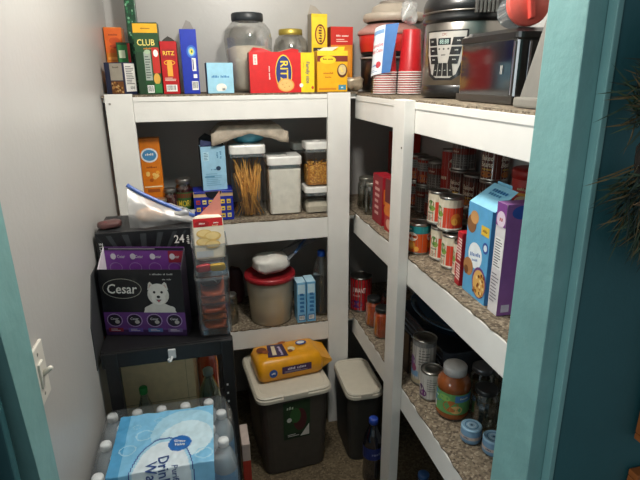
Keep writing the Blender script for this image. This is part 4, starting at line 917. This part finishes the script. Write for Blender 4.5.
mb = MB(); mb.tube([fn(i/14, 1)+Vector((0, -.002, .003)) for i in range(15)], .0065, C('#4a69b0', .3), 8); mb.build('zip_strip', t)
mb = MB(); mb.blob((.062, -.04, .026), (.034, .026, .02), G('#f0f2f4', .6, .45, '#d4d2ce'), (.6, .6), .5, 34, 8); mb.build('crumpled_film', t)
mb = MB(); mb.blob((0, 0, .023), (.04, .03, .022), C('#e8b484', .6, var=.2, bump=.3), (.8, .8), .1, 20, 2); ro = mb.build('bread_roll', None, (-.175, 1.625, Z0+.3012)); tag(ro, 'browned bread roll inside the zip bag, left one', 'bread')
mb = MB(); mb.blob((0, 0, .017), (.03, .026, .016), C('#b98a60', .6, var=.2, bump=.3), (.8, .8), .1, 20, 4); ro = mb.build('bread_roll', None, (-.1, 1.64, Z0+.3012)); tag(ro, 'bread roll inside the zip bag, right one behind the crumpled film', 'bread')
mb = MB(); mb.blob((0, 0, .012), (.034, .026, .011), C('#5a3a38', .3), (.6, .6), .25, 26, 6); f = Art(mb, lambda u, v, k: Vector((-.024+.048*u, -.018+.036*v, .022+k)), .048, .036); f.ell(.4, .45, .34, .34, C('#a8242a')); f.ell(.6, .6, .15, .2, C('#7a1a20'))
o = mb.build('snack_packet', None, (-.285, 1.585, Z0+.3012), rz=.3); tag(o, 'small white and red packet at the left end of the large black box', 'packet')
# clear bins with snacks
CB = G('#e4e8ea', .35, .1, '#9a9ea0')
def clear_bin(name, label, loc, w, d, h, ho=1.):
    t = thing(name, label, 'bin', loc)
    mb = MB(); mb.rring([(w*.455, d*.47, 0), (w*.475, d*.485, .008), (w*.5*.97, d*.49, h-.008)], CB, .014, cap1=False); mb.build('bin_body', t)
    mb = MB(); mb.rring([(w*.485, d*.49, h-.0078), (w*.5, d*.5, h-.007), (w*.5, d*.5, h), (w*.482, d*.488, h)], G('#d8dcde', .5, .3, '#b8bcbe'), .014, cap0=False, cap1=False); mb.build('rim', t)
    return t
clear_bin('storage_bin', 'long clear bin of orange snack packs on the black rack', (.0025, 1.535, Z0), .1, .33, .19)
pk = None
for i, (dy, c) in enumerate(((0, '#c8561e'), (.006, '#d0641f'), (-.004, '#b8481a'), (.004, '#c9601f'), (0, '#bf5220'))):
    mb = MB(); mb.blob((0, 0, .0125), (.037, .145, .0122), C(c, .3, var=.2), (.4, .5), .06, 30, i); mb.box(-.037, .037, -.148, -.142, .008, .012, C('#6a2a12', .4))
    o = mb.build('snack_pack', None, (.002, 1.535+dy, Z0+.009+i*.0262)); tag(o, f'orange snack pack in the long clear bin, {("lowest", "second from the bottom", "middle", "second from the top", "topmost")[i]} of the pile', 'snack', 'orange snack packs')
mb = MB(); mb.blob((0, 0, .02), (.034, .1, .019), C('#4a2a20', .35), (.5, .6), .15, 24, 7)
f = Art(mb, lambda u, v, k: Vector((-.02+.045*u, -.101+.012*(1-v)-k, .006+.03*v)), .045, .03); f.ell(.5, .5, .3, .3, Wt); f.rect(.2, .1, .5, .3, C('#d8c8b8'))
o = mb.build('candy_pouch', None, (.0, 1.5, Z0+.142)); tag(o, 'brown and white pouch on top of the orange snack packs', 'pouch')
clear_bin('storage_bin', 'small clear bin with a cookie pouch standing in it, on the long bin', (.003, 1.44, Z0+.1915), .102, .128, .098)
zb = Z0+.1915
t = thing('cookie_pouch', 'red and white cookie pouch standing in the small clear bin', 'pouch', (.004, 1.44, zb+.028), rz=.05)
t.rotation_euler = (-.12, 0, .05)
mb = MB(); mb.blob((0, 0, .07), (.046, .014, .068), C('#e2d8c6', .35), (.5, .35), .05, 25, 3)
f = Art(mb, lambda u, v, k: Vector((-.0435+.087*u, -.0155-k-.002*math.sin(u*PI)*math.sin(v*PI), .008+.124*v)), .087, .124, nu=1)
f.rect(.02, .02, .98, .98, C('#e6dcc8')); f.rect(.02, .78, .98, .98, C('#c81f26')); f.ell(.3, .86, .24, .07, C('#a0141c')); f.text('Betty', .3, .86, .05, Wt, .34, slant=.15); f.text('sugar', .76, .86, .045, Wt, .3); f.text('cookie', .72, .8, .04, C('#f0d8a0'), .3)
for q in ((.35, .62, .26, .1), (.62, .55, .28, .11), (.3, .42, .24, .1), (.6, .35, .26, .1)): f.ell(q[0], q[1], q[2], q[3], C('#d9b56c')); f.ell(q[0], q[1]+.01, q[2]*.8, q[3]*.75, C('#e6cb8c'))
f.rect(.05, .05, .6, .2, C('#c8d0d4'))
mb.build('pouch_body', t)
mb = MB(); mb.add([(-.03, .004, .13), (.044, .004, .132), (.042, .0, .205), (.012, .002, .168)], [(0, 1, 2, 3)], C('#d98a7c', .35)); mb.build('torn_top', t, solid=.0015)
for i, (x, c, y, rzz) in enumerate(((-.018, '#b8242c', 1.398, .35), (.022, '#d8a818', 1.397, .15))):
    mb = MB(); mb.blob((0, 0, .012), (.022, .009, .0115), C(c, .25, .2), (.5, .5), .12, 40, i); o = mb.build('candy_bar', None, (x, y, zb+.009), rz=rzz); tag(o, ('red' if i == 0 else 'gold')+' wrapped candy at the bottom of the small clear bin', 'candy')
# lower tier
ZL_ = RL+.0012
def a(mb, F):
    f = F('front'); f.rect(.0, .48, 1, .485, C('#8a7a5c')); f.rect(.9, 0, .905, 1, C('#9a8868')); f.rect(.3, .3, .4, .36, C('#8a7a5c'))
carton('cardboard_box', 'plain tan cardboard box on the lower tier of the black rack', 'box', (-.2015, 1.455, ZL_), .25, .22, .36, '#e0cba0', a, rough=.8)
def bottle(name, label, loc, r, h, tint, capc, milk=0., liquid=None, labelc=None, refl=.4):
    t = thing(name, label, 'bottle', loc)
    mb = MB(); mb.lathe([(0, .002), (r*.8, .002), (r*.98, .012), (r, .03), (r*.95, h*.3), (r, h*.42), (r, h*.6), (r*.86, h*.72), (r*.5, h*.84), (r*.38, h*.9), (r*.38, h*.94)], G(tint, refl, milk, tint), 22); mb.build('bottle_body', t)
    mb = MB(); mb.lathe([(r*.42, h*.92), (r*.46, h*.925), (r*.46, h*.99), (r*.4, h), (0, h)], C(capc, .4), 18); mb.build('cap', t)
    if liquid:
        mb = MB(); mb.lathe([(0, .006), (r*.78, .006), (r*.93, .016), (r*.95, .03), (r*.9, h*.3), (r*.95, h*.42), (r*.95, h*.6), (r*.8, h*.72), (r*.45, h*.83), (0, h*.835)], C(liquid, .15, coat=.6), 22); mb.build('drink', t)
    if labelc:
        mb = MB(); f = cylface(mb, r*1.012, h*.42, h*.6, PI*1.99); f.rect(0, 0, 1, 1, C(labelc[0], .35)); f.text(labelc[1], .5, .5, .3, C(labelc[2]), .3); f.text(labelc[1], .85, .5, .3, C(labelc[2]), .3); mb.build('label', t)
    return t
bottle('drink_bottle', 'clear bottle with a green cap, in front of the tan box', (-.228, 1.399, ZL_), .027, .272, '#c8d4d0', '#1f7a34')
bottle('drink_bottle', 'pale green bottle right of the tan box on the black rack', (-.034, 1.47, ZL_), .036, .262, '#9fc2a0', '#7a8a80', .15)
bottle('juice_bottle', 'orange-red bottle behind the pale green bottle on the black rack', (-.035, 1.60, ZL_), .036, .35, '#d8502a', '#c83a20', .5, liquid='#c0401c')

# ------------------------------------------------------------------ water bottles in shrink wrap, nearest the doorway
WB = G('#f2f8fb', .3, .55, '#dceaf2')
proto = thing('water_bottle', 'x', 'bottle', (0, 0, 0), group='water bottles in the wrapped pack')
r, h = .0312, .204
mb = MB(); pr = [(0, .002), (r*.7, .002), (r*.97, .012), (r, .02)]
for k in range(4): pr += [(r*.95, .035+.022*k), (r, .045+.022*k)]
pr += [(r, .13), (r*.92, .148), (r*.68, .168), (r*.42, .182), (r*.38, .188), (r*.38, .192)]
mb.lathe(pr, WB, 16); mb.build('bottle_body', proto)
mb = MB(); mb.lathe([(r*.44, .187), (r*.46, .188), (r*.46, .2), (r*.41, .204), (0, .204)], C('#f2f3f4', .4), 16); mb.build('cap', proto)
mb = MB(); mb.lathe([(r*1.006, .05), (r*1.006, .115)], C('#5b9ac8', .35), 16); mb.build('label', proto)
rows = ['back row', 'second row from back', 'middle row', 'second row from front', 'front row']
cols = ['leftmost', 'second from left', 'third from left', 'fourth from left', 'rightmost']
first = True; ZW = .5165
for k in range(5):
    for i in range(5 if k < 4 else 4):
        x = -.2995+.066*i+(.033 if k % 2 else 0); y = 1.283-.058*k
        if k == 4: x += 0
        cname = cols[i] if not (k == 4 and i == 3) else 'rightmost'
        lb = f'water bottle in the wrapped pack, {cname} of the {rows[k]}'
        if first: proto.location = (x, y, ZW); proto['label'] = lb; first = False
        else: dup(proto, (x, y, ZW), 0, lb)
t = thing('shrink_wrap', 'clear shrink wrap with a blue printed panel, round the pack of water bottles', 'wrap', (-.151, 1.167, .515))
cx, cy = 0, 0
mb = MB(); mb.rring([(.1805, .15, .0), (.183, .153, .01), (.183, .153, .14), (.178, .148, .168), (.167, .138, .198), (.164, .135, .2068)], G('#fafcfd', .22, .08, '#e4ecf2', .15), .026, cap0=False, cap1=True, smooth=True); mb.build('film', t)
def fs(u, v, k):
    x = -.122+.25*u-.008*(1-v); y = -.26+.348*v
    z = .2125+.003*noise.noise((x*28, y*28, 1))+.0018*noise.noise((x*75, y*60, 4))
    if y > .1325: return Vector((x, y, z-(y-.1325)*1.2+k))
    if y > -.137: return Vector((x, y, z+k))
    return Vector((x, -.137-.0225*min(1, (-.137-y)/.07)-k, z+k*.3-.9*(-.137-y)))
def inel(u, v, cu, cv, ru, rv): return ((u-cu)/ru)**2+((v-cv)/rv)**2
PAL = dict(a=C('#4f97c4', .25), b=C('#78b4d8', .25), c=C('#9dc8de', .25), d=C('#bdd6e2', .25), n=C('#2a4d8e', .3), w=C('#cddbe4', .25), g=C('#2464ae', .3))
def shade(u, v):
    s = 'b' if u > .11 else 'a'
    if inel(u, v, .7, .72, .34, .26) < 1: s = 'c'
    if inel(u, v, .72, .64, .27, .2) < 1: s = 'd'
    for (cu, cv, r1) in ((.3, .74, .095), (.15, .6, .085), (.42, .9, .05), (.9, .45, .09), (.33, .52, .05), (.2, .85, .04)):
        e = inel(u, v, cu, cv, r1, r1*.62)
        if e < 1: s = 'c' if e > .72 else s
    e = inel(u, v, .50, .24, .31, .44)
    if e < 1: s = 'n' if e > .93 else ('c' if e > .8 else 'w')
    e = inel(u, v, .66, .593, .115, .083)
    if e < 1: s = 'g'
    return PAL[s]
mb = MB(); NU, NV = 90, 130
groups = {}
for jv in range(NV):
    for iu in range(NU): groups.setdefault(shade((iu+.5)/NU, (jv+.5)/NV), []).append((iu, jv))
for m_, cells in groups.items():
    idx = {}; vs = []; fc = []
    for (iu, jv) in cells:
        q = []
        for (a_, b_) in ((iu, jv), (iu+1, jv), (iu+1, jv+1), (iu, jv+1)):
            if (a_, b_) not in idx: idx[(a_, b_)] = len(vs); vs.append(fs(a_/NU, b_/NV, 0))
            q.append(idx[(a_, b_)])
        fc.append(q)
    mb.add(vs, fc, m_, True)
f = Art(mb, lambda u, v, k: fs(u, v, k+.0008), .25, .348, nu=24)
f.text('Great', .66, .612, .025, Wt, .19, rot=-.25); f.text('Value', .66, .574, .025, Wt, .19, rot=-.25)
NT = C('#27457f', .3)
f.text('Drinking', .53, .29, .074, NT, .4, rot=-PI/2+.06); f.text('Water', .415, .295, .074, NT, .3, rot=-PI/2+.06); f.text('Purified', .635, .28, .042, NT, .23, rot=-PI/2+.06)
mb.build('printed_panel', t)
for z in (0.0, .2575):
    t = thing('water_case', 'wrapped case of water at the bottom of the stack by the left wall' if z == 0 else 'wrapped case of water directly under the top water pack', 'case', (-.151, 1.167, z+.0012), group='stacked water cases')
    mb = MB(); mb.rring([(.172, .144, 0), (.181, .151, .01), (.181, .151, .2), (.174, .146, .235), (.165, .14, .2545)], C('#8fb4c8', .25, var=.15, bump=.4, scale=18), .03, smooth=False); mb.build('wrapped_body', t)
    mb = MB(); f = Art(mb, lambda u, v, k: Vector((.1812+k, -.14+.28*u, .04+.14*v)), .28, .14); f.rect(0, 0, 1, 1, C('#3f93cc', .3)); f.ell(.5, .5, .3, .3, Wt); mb.build('label_band', t)

# ------------------------------------------------------------------ floor
def trash_can(name, label, loc, rz, w, d, h, body, lidc, sticker):
    t = thing(name, label, 'trash can', loc, rz)
    mb = MB(); mb.rring([(w*.40, d*.43, 0), (w*.41, d*.44, .006), (w*.465, d*.475, h-.028)], body, .04, cap1=True); mb.build('bin_body', t)
    mb = MB(); mb.rring([(w*.47, d*.478, h-.030), (w*.5, d*.5, h-.028), (w*.5, d*.5, h-.016), (w*.49, d*.49, h-.012)], lidc, .045); mb.build('rim', t)
    mb = MB(); mb.rring([(w*.485, d*.485, h-.0118), (w*.49, d*.49, h-.006), (w*.475, d*.475, h-.001), (w*.43, d*.44, h), (w*.42, d*.43, h-.0025)], lidc, .042); mb.build('lid', t)
    mb = MB(); mb.box(-w*.16, w*.16, -d*.505, -d*.44, h-.024, h-.001, lidc, .004); mb.build('lid_latch', t)
    if sticker:
        mb = MB(); hb = h-.028
        def fst(u, v, k):
            z = hb*(.46+.5*v); yy = -(d*.44+(d*.035)*(z/hb))-k-.0012; return Vector((-.055+.115*u, yy, z))
        f = Art(mb, fst, .115, hb*.5); f.rect(0, 0, 1, 1, C('#1f3a20')); f.ell(.62, .5, .25, .3, C('#4a1a20')); f.ell(.45, .62, .2, .2, C('#2f5a2c')); f.rect(.05, .02, .95, .14, C('#16281a')); f.poly([(.62, .04), (.96, .04), (.96, .34)], C('#cfcdc4')); f.ell(.22, .52, .09, .06, C('#c8c8c0')); f.text('bin', .25, .84, .1, C('#b8c8b0'), .3); f.lines(.15, .6, .06, .14, 2, C('#d8d8d0')); mb.build('sticker', t)
    return t
LIDC = C('#c9c2b2', .4, var=.03)
trash_can('trash_can', 'dark bin with a cream lid and green sticker, under the dog treat bag', (.282, 1.888, .0012), .09, .325, .37, .4, C('#45403a', .45), LIDC, True)
trash_can('trash_can', 'narrow dark bin with a cream lid, between the corner post and right shelves', (.600, 1.84, .0012), -.02, .165, .285, .352, C('#34332f', .45), LIDC, False)
t = thing('dog_treat_bag', 'yellow-orange dog treat bag lying on the cream lid of the bin', 'bag', (.292, 1.898, .4018), rz=.11); t.scale = (1.12, 1.2, 1.25)
YB_ = C('#e09a12', .3, var=.08, bump=.3, scale=30)
mb = MB(); mb.rring([(.118, .066, 0), (.128, .074, .012), (.128, .072, .05), (.12, .062, .068), (.10, .05, .074)], YB_, .02, n=4, smooth=True)
rr = random.Random(5)
mb.v = [v+Vector((0, 0, .006*noise.noise(v*26))) if v.z > .03 else v for v in mb.v]
mb.build('bag_body', t)
mb = MB(); mb.add([(.115, -.064, .008), (.115, .062, .008), (.115, .062, .06), (.115, -.064, .06), (.172, -.045, .02), (.172, .064, .03), (.172, .064, .036), (.172, -.045, .028)], [(0, 1, 5, 4), (3, 7, 6, 2), (0, 4, 7, 3), (1, 2, 6, 5), (4, 5, 6, 7)], YB_, False); mb.build('folded_end', t)
mb = MB(); f = Art(mb, lambda u, v, k: Vector((-.105+.2*u, -.05+.1*v, .0765+k)), .2, .1)
f.poly([(.12, .1), (.5, .0), (.5, .85), (.2, .95)], C('#3a2a4a')); f.text('dentastix', .4, .42, .13, C('#d8c8e0'), .6, rot=PI/2); f.poly([(.22, .2), (.3, .18), (.33, .8), (.26, .82)], C('#d8c8a8')); f.ell(.06, .66, .1, .2, C('#6a3418')); f.ell(.12, .5, .06, .12, C('#8a4a20'))
f.ell(.62, .42, .07, .16, C('#d8c8a0')); f.ell(.58, .3, .05, .1, C('#7a4a24')); f.ell(.86, .72, .11, .16, C('#1d3f8a')); f.ell(.86, .74, .08, .1, C('#d8d8d4')); f.ell(.5, .95, .08, .08, C('#a85a14')); mb.build('top_print', t)
mb = MB(); f = Art(mb, lambda u, v, k: Vector((-.12+.24*u, -.0745-k, .012+.042*v)), .24, .042)
f.ell(.2, .5, .065, .36, C('#1f4f9c')); f.text('dog', .2, .5, .22, Wt, .08); f.rect(.34, .3, .82, .92, C('#3f2450')); f.text('daily treats', .58, .68, .26, C('#d8d0dc'), .4); f.lines(.38, .78, .36, .52, 2, C('#a8a0b0')); mb.build('side_print', t)
bottle('soda_bottle', 'dark soda bottle with a blue cap, on the floor by the white post', (.594, 1.60, .0012), .041, .305, '#10162a', '#2a49a8', .45, liquid='#0c0a10', labelc=('#1c2c6a', 'cola', '#8a93b8'))
bottle('drink_bottle', 'blue bottle on the floor under the right shelves, left one', (.70, 1.345, .0012), .045, .235, '#3a6a98', '#274a78', .3)
bottle('drink_bottle', 'blue bottle on the floor under the right shelves, right one', (.79, 1.30, .0012), .045, .235, '#3a6a98', '#274a78', .3)
def a(mb, F): f = F('front'); f.rect(0, .3, 1, .75, C('#b83a2c')); f = F('right'); f.rect(0, .3, 1, .75, C('#b83a2c'))
carton('snack_carton', 'thin white and red carton on the floor between rack and bin', 'box', (.078, 1.575, .0012), .03, .12, .3, '#c8b8b0', a)

# ------------------------------------------------------------------ hall side: wreath and frames on the teal wall
t = thing('wreath', 'dark pine wreath hanging on the teal wall at the right edge', 'wreath', (.832, .645, 1.511))
mb = MB(); rr = random.Random(21)
NC = [C('#3c5040', .6), C('#4c5a40', .6), C('#74603f', .6), C('#2a3832', .6)]
for c in range(26):
    a0 = 2*PI*c/26+.1
    if abs(a0-PI) < .16: continue
    base = Vector((.165*math.cos(a0), 0, .165*math.sin(a0)))
    for n in range(80):
        b0 = base+Vector((rr.uniform(-.03, .03), rr.uniform(-.012, .012), rr.uniform(-.03, .03)))
        ang = a0+rr.uniform(-.9, .9)+.35; L_ = rr.uniform(.04, .085)
        d = Vector((math.cos(ang)*L_, rr.uniform(-.045, .015), math.sin(ang)*L_)); s = Vector((-d.z, 0, d.x)).normalized()*.0014
        mid = b0+d*.55+Vector((0, -.004, 0))
        mb.add([b0-s, b0+s, mid+s*1.2, mid-s*1.2, b0+d, b0+Vector((0, .0014, 0)), mid+Vector((0, .0016, 0))], [(0, 1, 2, 3), (3, 2, 4), (1, 5, 6, 2), (5, 0, 3, 6), (2, 6, 4), (6, 3, 4)], rr.choice(NC))
o = mb.build('needles', t); o['kind'] = 'stuff'
mb = MB(); mb.tube([(.165*math.cos(2*PI*i/40), .0, .165*math.sin(2*PI*i/40)) for i in range(41)], .008, C('#2a2018', .8), 8); mb.build('branch_ring', t)
for (ax_, az) in ((2.72, .0), (3.6, .0), (2.45, .03)):
    mb = MB(); mb.add([(0, 0, 0), (-.02, -.012, .008), (-.042, -.008, -.004), (-.018, -.006, -.008)], [(0, 1, 2, 3)], C('#6a5034', .6)); mb.build('dry_leaf', t, (.175*math.cos(ax_), -.03, .175*math.sin(ax_)), solid=.001)
WOODF = C('#9a5526', .45, var=.25, scale=14, bump=.2)
def frame(label, x0, x1, z0, z1):
    t = thing('picture_frame', label, 'frame', (x0, .664, z0)); w, h = x1-x0, z1-z0
    for (a0, a1, b0, b1) in ((0, w, 0, .014), (0, w, h-.014, h), (0, .014, .015, h-.015), (w-.014, w, .015, h-.015)):
        mb = MB(); mb.box(a0, a1, -.022, 0, b0, b1, WOODF, .002); mb.build('frame_bar', t)
    mb = MB(); mb.box(.02, w-.02, -.012, -.002, .02, h-.02, C('#141518', .3))
    f = Art(mb, lambda u, v, k: Vector((.02+(w-.04)*u, -.0122-k, .02+(h-.04)*v)), w-.04, h-.04); f.lines(.08, .6, .05, .9, 7, C('#8d8a80'), .12); mb.build('picture', t)
frame('orange wooden frame on the teal wall, below the wreath', .802, 1.02, .922, 1.2)
frame('lower orange wooden frame on the teal wall, at the bottom right corner', .808, 1.02, .6, .845)
